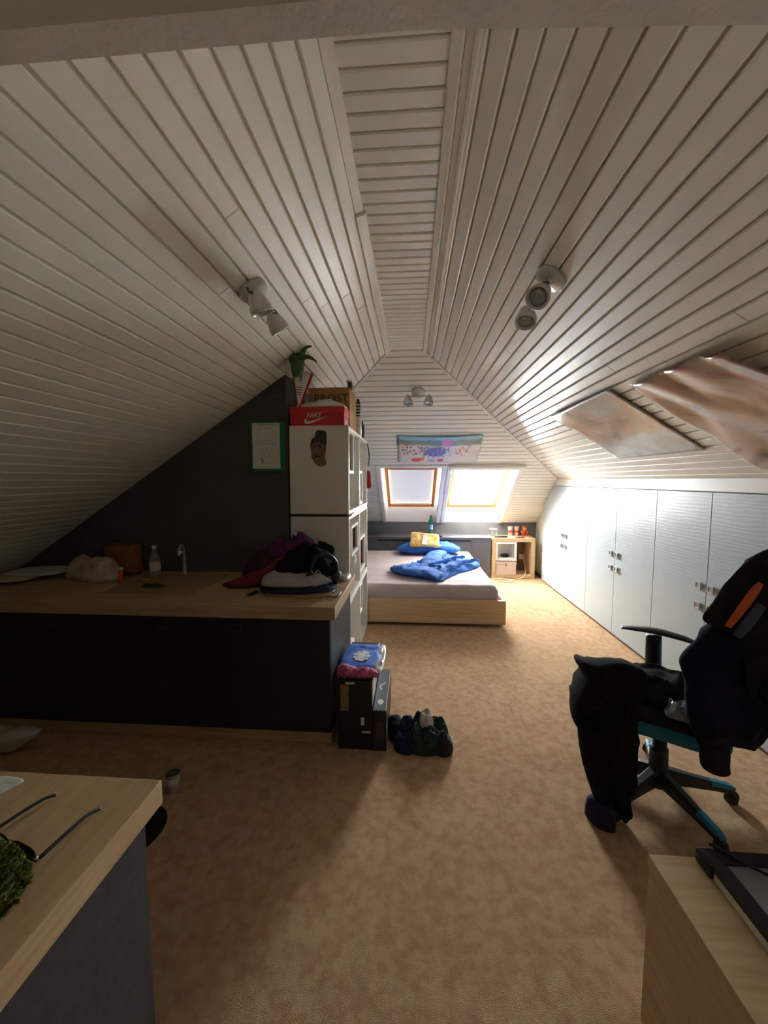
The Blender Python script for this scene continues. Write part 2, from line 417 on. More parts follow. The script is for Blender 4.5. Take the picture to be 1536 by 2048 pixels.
def board(O, U, W, N, a0, b0, a1, b1, w0, w1):
    """one tongue and groove board: u from a0 (at w0) / a1 (at w1) to b0 / b1"""
    if b0 - a0 < .01 and b1 - a1 < .01: return
    a0, a1 = min(a0, b0 - .002), min(a1, b1 - .002)
    c = .004; vs = []
    for dn, ins in ((-TH, 0), (-.004, 0), (0, c)):
        for (u, w, su, sw) in ((a0, w0, 1, 1), (b0, w0, -1, 1), (b1, w1, -1, -1), (a1, w1, 1, -1)):
            vs.append(O + U * (u + su * ins * .5) + W * (w + sw * ins) + N * dn)
    fs = [[8, 9, 10, 11]]
    for l in (0, 4):
        for k in range(4): fs.append([l + k, l + (k + 1) % 4, l + 4 + (k + 1) % 4, l + 4 + k])
    mk('board', vs, fs, M['board'], ceil)
P_, G_ = .070, .008
def slope(O, W, N, kx, sgn, slopev, xlim):
    """boards running along the room (U = Y)"""
    O = V(O); i = 0
    while True:
        w0, w1 = i * P_ + G_ / 2 + .02, (i + 1) * P_ - G_ / 2 + .02; i += 1
        x0, x1 = O.x + W.x * w0, O.x + W.x * w1
        if abs(x1) > xlim: break
        z0, z1 = O.z + W.z * w0, O.z + W.z * w1
        e0, e1 = YH + (ZC - z0) / SH, YH + (ZC - z1) / SH
        if sgn < 0 and x1 < XP: e0 = e1 = YP + .01
        if sgn > 0: e0, e1 = min(e0, YW), min(e1, YW)
        js = []
        if R.random() < .22: js.append(R.uniform(1.2, 3.4))
        st = YB
        for j in js:
            if j < min(e0, e1) - .4:
                board(O, V((0, 1, 0)), W, N, st, j, st, j, w0, w1); st = j + .0025
        board(O, V((0, 1, 0)), W, N, st, e0, st, e1, w0, w1)
slope((XL, 0, ZC), vl, nl, 0, -1, SL, 3.08)
slope((XR, 0, ZC), vr, nr_, 0, 1, SR, 2.02)
# flat strip
y = YB
while y < YH - .03:
    g = .02 if abs(y - 2.0) < .035 else G_
    board(V((XL, 0, ZC)), V((1, 0, 0)), V((0, 1, 0)), V((0, 0, -1)), .004, XR - XL - .004, .004, XR - XL - .004, y + g / 2, min(y + P_, YH) - G_ / 2)
    y += P_
# far slope
i = 0; LH = (YW - YH) / vh.y
while i * P_ < LH - .02:
    w0, w1 = i * P_ + G_ / 2, min((i + 1) * P_ - G_ / 2, LH); i += 1
    q = [YH + vh.y * w for w in (w0, w1)]
    Ls = [max(-1.0, XL - (ZC - zh(t)) / SL) for t in q]; Rs = [min(XWR, XR + (ZC - zh(t)) / SR) for t in q]
    O = V((0, YH, ZC)); U = V((1, 0, 0))
    ym = sum(q) / 2
    if ym < YO0 - .03: board(O, U, vh, nh, Ls[0], Rs[0], Ls[1], Rs[1], w0, w1)
    else:
        board(O, U, vh, nh, Ls[0], OPEN[0][0] - .02, Ls[1], OPEN[0][0] - .02, w0, w1)
        board(O, U, vh, nh, OPEN[0][1] + .02, OPEN[1][0] - .02, OPEN[0][1] + .02, OPEN[1][0] - .02, w0, w1)
        board(O, U, vh, nh, OPEN[1][1] + .02, Rs[0], OPEN[1][1] + .02, Rs[1], w0, w1)

# trims
def strip(name, a, b, w, t, up, m=M['trim'], parent=None):
    a, b, up = V(a), V(b), V(up).normalized(); d = (b - a).normalized(); s = d.cross(up).normalized()
    pts = [a + s * w / 2, a - s * w / 2, b - s * w / 2, b + s * w / 2]
    o = prism(name, pts, -up * t, m, parent, bev=min(t, w) * .2)
    return tag(o, kind='structure')
strip('trim_1', (XL - .014, YB, ZC + .006), (XL - .014, 1.82, ZC + .006), .044, .022, (-.35, 0, 1))
strip('trim_2', (XL - .008, 1.82, ZC + .002), (XL - .006, YH + .03, ZC + .002), .054, .026, (-.35, 0, 1))
strip('trim_3', (XR + .008, YB, ZC + .004), (XR + .004, YH + .03, ZC + .004), .038, .024, (.33, 0, 1))
strip('trim_4', (XR + .055, YB, zr(XR + .055) + .004), (XR + .055, YH + .05, zr(XR + .055) + .004), .016, .014, (.5, 0, 1))
strip('trim_5', (XL, YH, ZC), (XR, YH, ZC), .03, .016, (0, .33, 1))
yl = YH + (ZC - zl(-.95)) / SH
strip('trim_6', (XL, YH, ZC), (-.95, yl, zl(-.95)), .028, .022, (-.33, .33, 1))
strip('trim_7', (XR, YH, ZC), (XWR, YH + (ZC - zr(XWR)) / SH, zr(XWR)), .028, .02, (.33, .33, 1))

# walls
tag(prism('wall_far', [(-3.2, YW, 0), (2.5, YW, 0), (2.5, YW, ZW), (-3.2, YW, ZW)], (0, .12, 0), M['wallstrip']), kind='structure')
tag(box('wall_right', XWR, XWR + .1, YB, YW, 0, 1.49, M['palewall'], bev=0), kind='structure')
tag(box('wall_left', XWL - .1, XWL, YB, YW, 0, .80, M['palewall'], bev=0), kind='structure')
tag(box('wall_back', -3.2, 2.3, YB - .1, YB, 0, 2.8, M['backwall'], bev=0), kind='structure')
# partition: dark wall behind the worktop, returns along the shelf
tag(prism('wall_partition', [(XWL, YP, 0), (XP, YP, 0), (XP, YP, zl(XP) - .001), (XWL, YP, zl(XWL) - .001)], (0, .1, 0), M['darkwall']), kind='structure')
tag(prism('wall_return', [(XP, YP + .1, 0), (XP, YW, 0), (XP, YW, ZW), (XP, YH + (ZC - zl(XP)) / SH, zl(XP) - .002), (XP, YP + .1, zl(XP) - .002)], (-.08, 0, 0), M['darkwall']), kind='structure')
tag(box('baseboard_right', XWR - .014, XWR, 5.92, YW, 0, .05, M['brown_lam']), kind='structure')
# cross beam above the entrance
bx = [-1.09, -.6, 0.0, .47, 1.02]; by = [.588, .584, .580, .607, .640]
bv = []; bf_ = []
for x, y in zip(bx, by):
    zt_ = min(ZC, zl(x), zr(x)) + .0
    bv += [(x, y - .042, 2.1), (x, y, 2.1), (x, y, max(zt_, 2.101)), (x, y - .042, max(zt_, 2.101))]
for k in range(4):
    for q in range(4): bf_.append([4 * k + q, 4 * k + (q + 1) % 4, 4 * k + 4 + (q + 1) % 4, 4 * k + 4 + q])
bf_ += [[0, 1, 2, 3], [16, 17, 18, 19]]
tag(mk('trim_8', bv, bf_, M['plaster']), kind='structure')

# ---- roof windows
sash_off = .29      # height of the sash plane above the boards
def zs(y): return zh(y) + sash_off
YS0, YS1 = 5.57, 6.45
def window(nm, x0, x1, blind):
    w = empty(nm, ((x0 + x1) / 2, YW, ZW), kind='structure')
    T = .02
    zt = zh(YO0)
    # linings: top (level), bottom (upright), two cheeks
    prism('lining', [(x0, YO0, zt), (x1, YO0, zt), (x1, 5.645, zt), (x0, 5.645, zt)], (0, 0, T), M['white_gloss'], w)
    prism('lining', [(x0, YW + .02, ZW), (x1, YW + .02, ZW), (x1, YW + .02, zs(YW)), (x0, YW + .02, zs(YW))], (0, T, 0), M['white_gloss'], w)
    for x, d in ((x0, -T), (x1, T)):
        prism('lining', [(x, YO0, zt), (x, 5.62, zt + .0), (x, YS1 + .02, zs(YS1 + .02)), (x, YW + .02, ZW)], (d, 0, 0), M['white_gloss'], w)
    # casing on the boards
    def cas(pa, pb, wd):
        strip('casing', pa, pb, wd, .018, -nh, M['white_gloss'], w)
    c = .028
    for x in (x0 - c, x1 + c): cas((x, YO0 - .05, zh(YO0 - .05)), (x, YW - .003, zh(YW - .003)), .056)
    cas((x0, YO0 - c, zh(YO0 - c)), (x1, YO0 - c, zh(YO0 - c)), .05)
    # sash
    f = .05; ns = nh
    def bar(pa, pb, wd, nme='sash'):
        strip(nme, pa, pb, wd, .045, -nh, M['pine'], w)
    sx0, sx1 = x0 + .03, x1 - .035
    bar((sx0 + f / 2, YS0, zs(YS0)), (sx0 + f / 2, YS1, zs(YS1)), f)
    bar((sx1 - f / 2, YS0, zs(YS0)), (sx1 - f / 2, YS1, zs(YS1)), f)
    bar((sx0 + f, YS0 + .02, zs(YS0 + .02)), (sx1 - f, YS0 + .02, zs(YS0 + .02)), f)
    bar((sx0 + f, YS1 - .03, zs(YS1 - .03)), (sx1 - f, YS1 - .03, zs(YS1 - .03)), .065)
    # outer frame closes the gap round the sash
    for a, b in ((x0, sx0), (sx1, x1)):
        prism('outer_frame', [(a, YS0 - .02, zs(YS0 - .02)), (b, YS0 - .02, zs(YS0 - .02)), (b, YS1 + .03, zs(YS1 + .03)), (a, YS1 + .03, zs(YS1 + .03))], -nh * .03, M['white_gloss'], w)
    pa = [(sx0 + f - .005, YS0 + .03, zs(YS0 + .03)), (sx1 - f + .005, YS0 + .03, zs(YS0 + .03)), (sx1 - f + .005, YS1 - .05, zs(YS1 - .05)), (sx0 + f - .005, YS1 - .05, zs(YS1 - .05))]
    g = mk('pane', [V(p) - nh * .03 for p in pa], [[0, 1, 2, 3]], M['glass'], w)
    if blind:
        b = mk('blind', [V(p) - nh * .008 for p in pa], [[0, 1, 2, 3]], M['blind'], w)
        b['label'] = 'pale closed roller blind'
    else:
        # roller blind cassette mounted over the top of the opening
        o = strip('blind_cassette', (x0 - .04, YO0 - .03, zh(YO0 - .03)), (x1 + .07, YO0 - .03, zh(YO0 - .03)), .07, .055, -nh, M['trim'], w)
    # daylight portal: tells the renderer where the sky comes in, gives off no light itself
    return w
w1 = window('window_1', *OPEN[0], True)
w2 = window('window_2', *OPEN[1], False)
for o in list(bpy.data.objects):
    if o.name.split('.')[0] in ('casing', 'sash', 'blind_cassette', 'outer_frame', 'lining') and 'kind' in o: del o['kind']
def portal(x0, x1):
    l = bpy.data.lights.new('sky_portal', 'AREA'); l.shape = 'RECTANGLE'; l.size = x1 - x0 - .1; l.size_y = .9; l.energy = 1
    l.cycles.is_portal = True
    o = bpy.data.objects.new('sky_portal', l); C.objects.link(o)
    y = (YS0 + YS1) / 2; p = V(((x0 + x1) / 2, y, zs(y))) - nh * .06
    z = -nh; x = V((1, 0, 0)); yy = z.cross(x)
    o.matrix_world = Matrix(((x.x, yy.x, z.x, p.x), (x.y, yy.y, z.y, p.y), (x.z, yy.z, z.z, p.z), (0, 0, 0, 1)))
for a in OPEN: portal(*a)

# ================================================================== BED END
# ---- bed
bed = empty('bed', (0, 5, 0), label='low double bed with light oak frame under the roof windows', cat='bed')
boxes('footboard', [(-.86, .955, 3.975, 4.01, .035, .28)], M['oakx'], bed)
boxes('side_rail', [(.925, .955, 4.01, 6.04, .035, .28)], M['oak'], bed)
boxes('side_rail', [(-.86, -.83, 4.01, 6.04, .035, .28)], M['oak'], bed)
boxes('slat_base', [(-.83, .925, 4.01, 6.04, .17, .20)], M['oak'], bed)
for x in (-.7, .8):
    for yy in (4.25, 5.8): box('leg', x - .04, x + .04, yy - .04, yy + .04, 0, .17, M['oak'], bed)
# mattress with a creased sheet
nx, ny = 64, 70
x0, x1, y0, y1, zb, zt = -.82, .885, 4.02, 6.03, .2, .42
vs = []; fs = []
def mtop(x, y):
    z = zt
    e = min(x - x0, x1 - x, y - y0, y1 - y)
    r = .05
    if e < r: z -= r - math.sqrt(max(0, r * r - (r - e) ** 2))
    z += .006 * noise.noise(V((x * 2, y * 14, 1))) * (1 if y < 4.5 else .5) + .004 * noise.noise(V((x * 7 + y * 3, y * 5, 3)))
    z += .010 * max(0, noise.noise(V((x * 1.3, (y - x * .12) * 11, 7)))) * max(0, 1 - abs(y - 4.35) / .5)
    return z
for j in range(ny + 1):
    for i in range(nx + 1):
        x, y = x0 + (x1 - x0) * (i / nx), y0 + (y1 - y0) * (j / ny) ** 1.2
        vs.append((x, y, mtop(x, y)))
for j in range(ny):
    for i in range(nx): a = j * (nx + 1) + i; fs.append([a, a + 1, a + nx + 2, a + nx + 1])
edge = [i for i in range(nx + 1)] + [j * (nx + 1) + nx for j in range(1, ny + 1)] + [ny * (nx + 1) + i for i in range(nx - 1, -1, -1)] + [j * (nx + 1) for j in range(ny - 1, 0, -1)]
prev = edge
for lev in range(1, 5):
    z = zt - .05 - (zt - .05 - zb) * lev / 4; cur = []
    for a in edge:
        p = vs[a]; b = .006 * noise.noise(V((p[0] * 6, p[1] * 6, lev * 1.3)))
        vs.append((p[0] + b * .5, p[1] + b, z)); cur.append(len(vs) - 1)
    for k in range(len(edge)): fs.append([prev[k], prev[(k + 1) % len(edge)], cur[(k + 1) % len(edge)], cur[k]])
    prev = cur
fs.append(prev)
mk('mattress', vs, fs, M['sheet'], bed, True)

dv = empty('duvet', (.35, 4.85, .42), label='crumpled blue duvet bunched up on the right half of the bed', cat='duvet')
heap('cover', [(-.20, 4.62), (-.05, 4.38), (.12, 4.28), (.30, 4.16), (.40, 4.30), (.56, 4.56), (.74, 4.76), (.86, 4.98), (.82, 5.22), (.62, 5.40), (.42, 5.62), (.20, 5.50), (.12, 5.05), (-.10, 4.85)], .424, .065, M['duvet'], dv, wr=.030, fr=7, seed=5, nr=34, sub=10, stretch=(1.5, .7), center=(.36, 4.85))
def fold(secs, sd): loft('cover_fold', [(V(c), V(a), V((0, 0, h))) for c, a, h in secs], M['duvet'], dv, n=40, sub=14, wr=.020, fr=11, seed=sd)
fold([((-.225, 4.66, .455), (.03, .06, 0), .028), ((-.12, 4.52, .470), (.03, .13, 0), .040), ((.05, 4.42, .475), (.03, .16, 0), .046), ((.20, 4.36, .472), (.04, .16, 0), .042), ((.32, 4.22, .455), (.05, .10, 0), .028)], 3)
fold([((.30, 4.30, .46), (.07, .05, 0), .028), ((.42, 4.50, .48), (.10, .07, 0), .045), ((.60, 4.78, .48), (.10, .09, 0), .050), ((.76, 4.98, .47), (.07, .09, 0), .040), ((.87, 5.10, .45), (.03, .05, 0), .022)], 8)
fold([((.22, 4.60, .48), (.12, .03, 0), .03), ((.26, 4.95, .50), (.13, .05, 0), .05), ((.34, 5.30, .50), (.13, .05, 0), .05), ((.40, 5.58, .47), (.10, .04, 0), .03)], 12)
fold([((-.10, 4.72, .46), (.05, .08, 0), .02), ((.20, 4.66, .485), (.04, .10, 0), .04), ((.50, 4.95, .50), (.05, .10, 0), .04), ((.66, 5.22, .47), (.06, .08, 0), .03)], 17)
tag(puff('pillow', [(-.17, -.17), (.25, -.21), (.66, -.15), (.68, .12), (.45, .2), (0, .2), (-.18, .1)], (0, 5.80, .49), (1, 0, 0), (0, 1, 0), (0, 0, 1), .085, .062, M['duvet'], wr=.022, fr=9, seed=9, nr=20, sub=9),
    'blue pillow at the head of the bed behind the duvet', 'pillow')
bag = puff('snack_bag', [(-.2, -.11), (0, -.105), (.2, -.11), (.205, 0), (.19, .1), (0, .115), (-.19, .12), (-.205, 0)], (.19, 5.66, .635), (1, .05, -.05), (0, .62, .78), (0, -.78, .62), .028, .02, M['crisp'], wr=.006, fr=14, seed=2, nr=9, p=6)
tag(bag, 'orange and yellow snack bag lying on the blue pillow', 'bag')
flat('print_patch', [(-.05, -.085), (.03, -.085), (.05, .09), (-.02, .09)], V((.19, 5.66, .635)) + V((0, -.78, .62)) * .034, (1, .05, -.05), (0, .62, .78), (0, -.78, .62), .001, M['white'], bag)

# ---- headboard box
hb = empty('headboard_shelf', (.16, 6.23, 0), label='anthracite headboard box with a ledge behind the bed', cat='headboard')
box('body', -.88, 1.205, 6.055, 6.425, 0, .60, M['anthra'], hb)
box('ledge', -.88, 1.208, 6.05, 6.428, .602, .622, M['anthra'], hb)
box('slot', -.52, .90, 6.0465, 6.054, .558, .584, M['black'], hb, bev=.001)
box('door_seam', .915, .921, 6.051, 6.0545, .02, .56, M['black'], hb, bev=0)

b = empty('water_bottle', (.30, 6.25, .622), label='green clear plastic bottle with a blue label on the headboard ledge', cat='bottle')
lathe('body', [(.001, 0), (.034, .002), (.038, .02), (.038, .08), (.035, .10), (.035, .17), (.038, .19), (.034, .23), (.018, .275), (.013, .285), (.013, .3)], (.30, 6.25, .623), M['bottle'], b)
lathe('label', [(.0365, .10), (.0365, .17)], (.30, 6.25, .623), M['label'], b, cap=False)
lathe('cap', [(.0155, .298), (.0155, .318), (.013, .32)], (.30, 6.25, .623), M['leaf'], b)
tag(box('tray', .17, .47, 6.07, 6.19, .6225, .638, M['black'], bev=.003), 'dark flat tray on the headboard ledge in front of the bottle', 'tray')
tag(heap('paper_tissue', [(.78, 6.12), (.95, 6.10), (1.0, 6.18), (.85, 6.23), (.75, 6.18)], .6225, .012, M['plasticbag'], wr=.004, fr=20, seed=1), 'small crumpled white tissue on the headboard ledge', 'tissue')

# ---- bedside cube
ns = empty('bedside_shelf', (1.54, 6.23, 0), label='open light oak bedside cube standing beside the headboard', cat='nightstand')
X0, X1, Y0, Y1, Z1 = 1.222, 1.865, 6.05, 6.42, .622
t = .058
box('side_panel', X0, X0 + t, Y0, Y1, 0, Z1 - t, M['oak'], ns)
box('side_panel', X1 - t, X1, Y0, Y1, 0, Z1 - t, M['oak'], ns)
box('top_panel', X0, X1, Y0, Y1, Z1 - t, Z1, M['oakx'], ns)
box('bottom_panel', X0 + t, X1 - t, Y0, Y1, .01, .055, M['oakx'], ns)
box('back_panel', X0 + t, X1 - t, Y1 - .012, Y1, .055, Z1 - t, M['brown_lam'], ns)
inx0, inx1, inz0, inz1 = 1.282, 1.592, .275, .562
boxes('inset_frame', [(inx0, inx1, 6.052, 6.36, inz0, inz0 + .03), (inx0, inx1, 6.052, 6.36, inz1 - .03, inz1), (inx0, inx0 + .03, 6.052, 6.36, inz0 + .03, inz1 - .03), (inx1 - .03, inx1, 6.052, 6.36, inz0 + .03, inz1 - .03), (inx0 + .03, inx1 - .03, 6.34, 6.36, inz0 + .03, inz1 - .03)], M['white_gloss'], ns)['label'] = 'white inset frame'
sb = empty('storage_box', (1.44, 6.2, .056), label='beige storage box with lid in the bedside cube, below the white inset', cat='box')
box('body', 1.288, 1.59, 6.06, 6.36, .0565, .215, M['boxlid'], sb)
box('lid', 1.284, 1.594, 6.056, 6.364, .216, .262, M['boxlid'], sb, bev=.004)
box('tab', 1.425, 1.45, 6.052, 6.0555, .19, .235, M['soot'], sb)
tag(puff('sunglasses_case', [(-.06, -.02), (.03, -.03), (.07, -.01), (.06, .02), (-.04, .03)], (1.44, 6.2, .333), (1, 0, 0), (0, 1, 0), (0, 0, 1), .025, .026, M['black'], wr=.002), 'small black case inside the white inset of the bedside cube', 'case')
sk = empty('wall_socket', (1.76, 6.405, .27), label='ivory wall socket in the right bay of the bedside cube', cat='socket')
box('plate', 1.725, 1.805, 6.396, 6.4075, .235, .315, M['socket'], sk, bev=.004)
lathe('cover_ring', [(.024, 0), (.024, .006), (.018, .006), (.017, .002)], (1.765, 6.396, .275), M['socket'], sk, axis=(0, -1, 0))
tag(tube('power_cable', [(1.765, 6.37, .27), (1.765, 6.25, .19), (1.74, 6.1, .075), (1.68, 6.02, .03), (1.55, 5.98, .008), (1.42, 5.94, .008), (1.36, 5.86, .008), (1.45, 5.82, .010), (1.52, 5.90, .014), (1.40, 5.98, .012), (1.30, 5.90, .010), (1.38, 5.80, .014), (1.48, 5.86, .02), (1.36, 5.97, .02), (1.2, 6.0, .012), (1.06, 5.98, .008), (.99, 5.9, .008)], .006, M['cable']), 'white power cable coiled on the carpet before the bedside cube', 'cable')
def cup(x, lab):
    c = empty('drinking_cup', (x, 6.28, .622), label=lab, cat='cup')
    lathe('body', [(.001, 0), (.028, .001), (.036, .12), (.039, .15), (.036, .15), (.033, .12), (.025, .01)], (x, 6.28, .623), M['cup'], c)
    lathe('band', [(.0335, .06), (.0358, .09)], (x, 6.28, .623), M['toyred'], c, cap=False)
cup(1.545, 'left of the two pinkish cups on the bedside cube'); cup(1.64, 'right pinkish cup on the bedside cube, next to the orange toy')
ty = empty('toy_bear', (1.755, 6.27, .622), label='orange toy bear figure with a red belly on the bedside cube', cat='toy')
for nm, c, r, mm in (('body', (1.755, 6.27, .673), (.04, .034, .05), M['toy']), ('head', (1.755, 6.265, .748), (.036, .034, .034), M['toy']), ('belly', (1.755, 6.243, .67), (.026, .016, .032), M['toyred']), ('muzzle', (1.755, 6.235, .742), (.014, .012, .011), M['cup'])):
    bm = bmesh.new(); bmesh.ops.create_uvsphere(bm, u_segments=16, v_segments=10, radius=1)
    for v in bm.verts: v.co = V((c[0] + v.co.x * r[0], c[1] + v.co.y * r[1], c[2] + v.co.z * r[2]))
    fin(nm, bm, mm, ty, smooth=True)
for s in (-1, 1):
    for nm, c, r in (('ear', (1.755 + s * .026, 6.268, .779), (.012, .008, .012)), ('paw', (1.755 + s * .042, 6.25, .69), (.012, .018, .026)), ('foot', (1.755 + s * .024, 6.245, .636), (.017, .024, .014))):
        bm = bmesh.new(); bmesh.ops.create_uvsphere(bm, u_segments=10, v_segments=8, radius=1)
        for v in bm.verts: v.co = V((c[0] + v.co.x * r[0], c[1] + v.co.y * r[1], c[2] + v.co.z * r[2]))
        fin(nm, bm, M['toy'], ty, smooth=True)
cb = empty('clear_box', (1.29, 6.29, .622), label='small clear box at the left end of the bedside cube top', cat='box')
box('body', 1.235, 1.335, 6.24, 6.34, .623, .72, M['clear'], cb, bev=.006); box('lid', 1.231, 1.339, 6.236, 6.344, .721, .738, M['cup'], cb, bev=.004)
tag(box('phone', 1.575, 1.715, 6.07, 6.135, .6225, .631, M['black'], bev=.003), 'black phone lying on the front edge of the bedside cube', 'phone')
tag(puff('wallet', [(-.09, -.03), (.09, -.03), (.09, .03), (-.09, .03)], (1.36, 6.12, .631), (1, .1, 0), (-.1, 1, 0), (0, 0, 1), .012, .008, M['black'], wr=.002, p=8), 'dark wallet on the left front of the bedside cube top', 'wallet')

# ================================================================== WARDROBES (right)
def clipz(y): return min(1.42, zh(y) - .02)
def handle(parent, y, z):
    x = 1.92; s = .027
    boxes('handle', [(x - .019, x - .011, y - s, y + s, z - s, z - s + .011), (x - .019, x - .011, y - s, y + s, z + s - .011, z + s), (x - .019, x - .011, y - s, y - s + .011, z - s + .011, z + s - .011), (x - .019, x - .011, y + s - .011, y + s, z - s + .011, z + s - .011), (x - .013, x - .0005, y - .012, y + .012, z - .012, z + .012)], M['steel'], parent, bev=.0012)['label'] = 'square steel handle'
def wardrobe(ya, ym, yb, lab):
    """ya < ym < yb along the room"""
    w = empty('wardrobe', (1.95, (ya + yb) / 2, 0), label=lab, cat='wardrobe', group='white wardrobes along the right wall')
    def poly(x, a, b, z0, top):
        p = [(x, a, z0), (x, b, z0), (x, b, clipz(b) - top)]
        yk = YH + (ZC - 1.42 - .02) / SH
        if a < yk < b: p.append((x, yk, 1.42 - top))
        p.append((x, a, clipz(a) - top)); return p
    prism('body', poly(1.9425, ya + .002, yb - .002, .06, .002), (.034, 0, 0), M['white_lam'], w)
    box('plinth', 1.945, 1.975, ya + .002, yb - .002, 0, .058, M['brown_lam'], w)
    for a, b, hy in ((ya, ym, ym - .055), (ym, yb, ym + .055)):
        d = prism('door', poly(1.92, a + .002, b - .002, .035, 0), (.02, 0, 0), M['door'], w, bev=.0015)
        handle(d, hy, .80); handle(d, hy, .665)
wardrobe(4.44, 5.08, 5.90, 'farthest white wardrobe, its top cut slanted by the far roof slope')
wardrobe(3.24, 3.84, 4.44, 'white wardrobe second from the far end, handles left of the armrest')
wardrobe(2.07, 2.67, 3.24, 'white wardrobe behind the office chair')
wardrobe(.87, 1.47, 2.07, 'nearest white wardrobe, mostly behind the clothes on the chair')
tag(prism('trim_9', [(1.925, YB, 1.427), (1.925, 5.50, 1.427), (1.925, 5.42, 1.51), (1.925, YB, 1.51)], (.02, 0, 0), M['white_lam']), kind='structure')
tag(box('wall_side_panel', 1.925, 1.945, YB, .865, 0, 1.42, M['white_lam']), kind='structure')

# ================================================================== CUBE SHELVES
def shelf(z0, z1, lab, insets):
    s = empty('cube_shelf', (-.665, 3.38, z0), label=lab, cat='shelf', group='white cube shelves stacked three high')
    xa, xb, ya, ym, yb, t = -.878, -.45, 2.80, 3.385, 3.955, .022
    box('side_panel', xa, xb, ya, ya + t, z0, z1, M['cream'], s)
    box('side_panel', xa, xb, yb - t, yb, z0, z1, M['cream'], s)
    box('top_panel', xa, xb, ya + t, yb - t, z1 - t, z1, M['white_lam'], s)
    box('bottom_panel', xa, xb, ya + t, yb - t, z0, z0 + t, M['white_lam'], s)
    box('divider', xa, xb, ym - t / 2, ym + t / 2, z0 + t, z1 - t, M['white_lam'], s)
    box('back_panel', xa, xa + .012, ya + t, yb - t, z0 + t, z1 - t, M['cream'], s, bev=0)
    h = z1 - z0
    for (yy0, yy1, f0, f1) in insets:
        a0, a1 = z0 + t + (h - 2 * t) * f0, z0 + t + (h - 2 * t) * f1; w = .024
        f = boxes('inset_frame', [(xa + .02, xb + .001, yy0, yy1, a0, a0 + w), (xa + .02, xb + .001, yy0, yy1, a1 - w, a1), (xa + .02, xb + .001, yy0, yy0 + w, a0 + w, a1 - w), (xa + .02, xb + .001, yy1 - w, yy1, a0 + w, a1 - w)], M['white_gloss'], s)
        e = .003; q0, q1, r0, r1 = yy0 + w, yy1 - w, a0 + w, a1 - w
        boxes('inset_liner', [(xa + .03, xb - .02, q0, q0 + e, r0, r1), (xa + .03, xb - .02, q1 - e, q1, r0, r1), (xa + .03, xb - .02, q0 + e, q1 - e, r0, r0 + e), (xa + .03, xb - .02, q0 + e, q1 - e, r1 - e, r1), (xa + .022, xa + .03, q0, q1, r0, r1)], M['brown_lam'], f, bev=0)
    return s
shelf(1.255, 1.885, 'topmost white cube shelf, with a cut-out face print stuck on its side', [(2.824, 3.04, .46, .998), (3.398, 3.57, .02, .52)])
shelf(.60, 1.235, 'middle white cube shelf of the stack of three, clothes in front of it', [(2.93, 3.27, .50, .90), (3.398, 3.75, .10, .62)])
shelf(.0, .598, 'lowest white cube shelf standing on the carpet behind the black boxes', [(2.824, 3.02, .02, .42), (3.398, 3.54, .52, .998)])
tag(box('shelf_spacer', -.876, -.452, 2.803, 3.952, 1.2355, 1.2545, M['black_lam'], bev=0), 'thin dark spacer board between the upper two cube shelves', 'board')
tag(tube('metal_rod', [(-.462, 2.79, 1.2445), (-.442, 2.79, 1.245), (-.442, 3.1, 1.245)], .007, M['steel'], sub=1), 'thin white metal rod sticking out between the shelves', 'rod')
tag(puff('paper_flower', [(0, .05), (.02, .015), (.05, .03), (.03, -.01), (.045, -.05), (.01, -.03), (-.02, -.06), (-.02, -.015), (-.05, -.0), (-.02, .015)], (-.446, 3.02, .87), (0, 1, 0), (0, 0, 1), (1, 0, 0), .012, .008, M['plasticbag'], wr=.002), 'crumpled white glove hanging in the middle cube shelf', 'glove')
gb = tag(box('small_jar', -.56, -.50, 2.9, 2.96, 1.2785, 1.345, M['greysock'], bev=.012), 'small grey jar in the near bay of the topmost cube shelf', 'jar')
tag(puff('red_scarf', [(-.02, -.07), (.03, -.07), (.025, .0), (.02, .08), (-.02, .08)], (-.44, 3.972, 1.5), (1, 0, 0), (0, 0, 1), (0, -1, 0), .006, .008, M['redcloth'], wr=.003), 'red scarf hanging off the far end of the cube shelf', 'scarf')
tag(tube('black_strap', [(-.447, 3.962, 1.86), (-.432, 3.965, 1.78), (-.43, 3.965, 1.70), (-.436, 3.962, 1.64)], .005, M['black']), 'black strap hanging at the far end of the topmost shelf', 'strap')

# face print on the side of the top shelf (flat cut-out)
fp = empty('face_print', (-.665, 2.798, 1.60), label='cut-out photo print of a face with a dark cap on the white shelf side', cat='photo print')
ol = cat_rom([(-.725, 1.745), (-.712, 1.79), (-.695, 1.80), (-.68, 1.845), (-.655, 1.852), (-.612, 1.842), (-.606, 1.80), (-.612, 1.71), (-.616, 1.66), (-.613, 1.615), (-.65, 1.595), (-.69, 1.615), (-.715, 1.66), (-.718, 1.70)], 4)
def fl(name, pts, y, m): return prism(name, [(a, y, b) for a, b in pts], (0, .0006, 0), m, fp)
fl('face', ol, 2.7985, M['skin'])
fl('cap', cat_rom([(-.726, 1.745), (-.712, 1.79), (-.695, 1.80), (-.68, 1.845), (-.655, 1.852), (-.612, 1.842), (-.607, 1.79), (-.611, 1.745), (-.65, 1.765), (-.69, 1.768)], 4), 2.7978, M['cap'])
fl('eye', [(-.700, 1.738), (-.684, 1.742), (-.680, 1.734), (-.698, 1.732)], 2.7978, M['ink'])
fl('eye', [(-.660, 1.742), (-.640, 1.740), (-.642, 1.731), (-.658, 1.733)], 2.7978, M['ink'])
fl('nose', [(-.678, 1.735), (-.672, 1.735), (-.664, 1.695), (-.686, 1.695)], 2.7976, M['brown_lam'])
fl('mouth', cat_rom([(-.696, 1.668), (-.675, 1.674), (-.652, 1.668), (-.675, 1.660)], 3), 2.7978, M['maroon'])
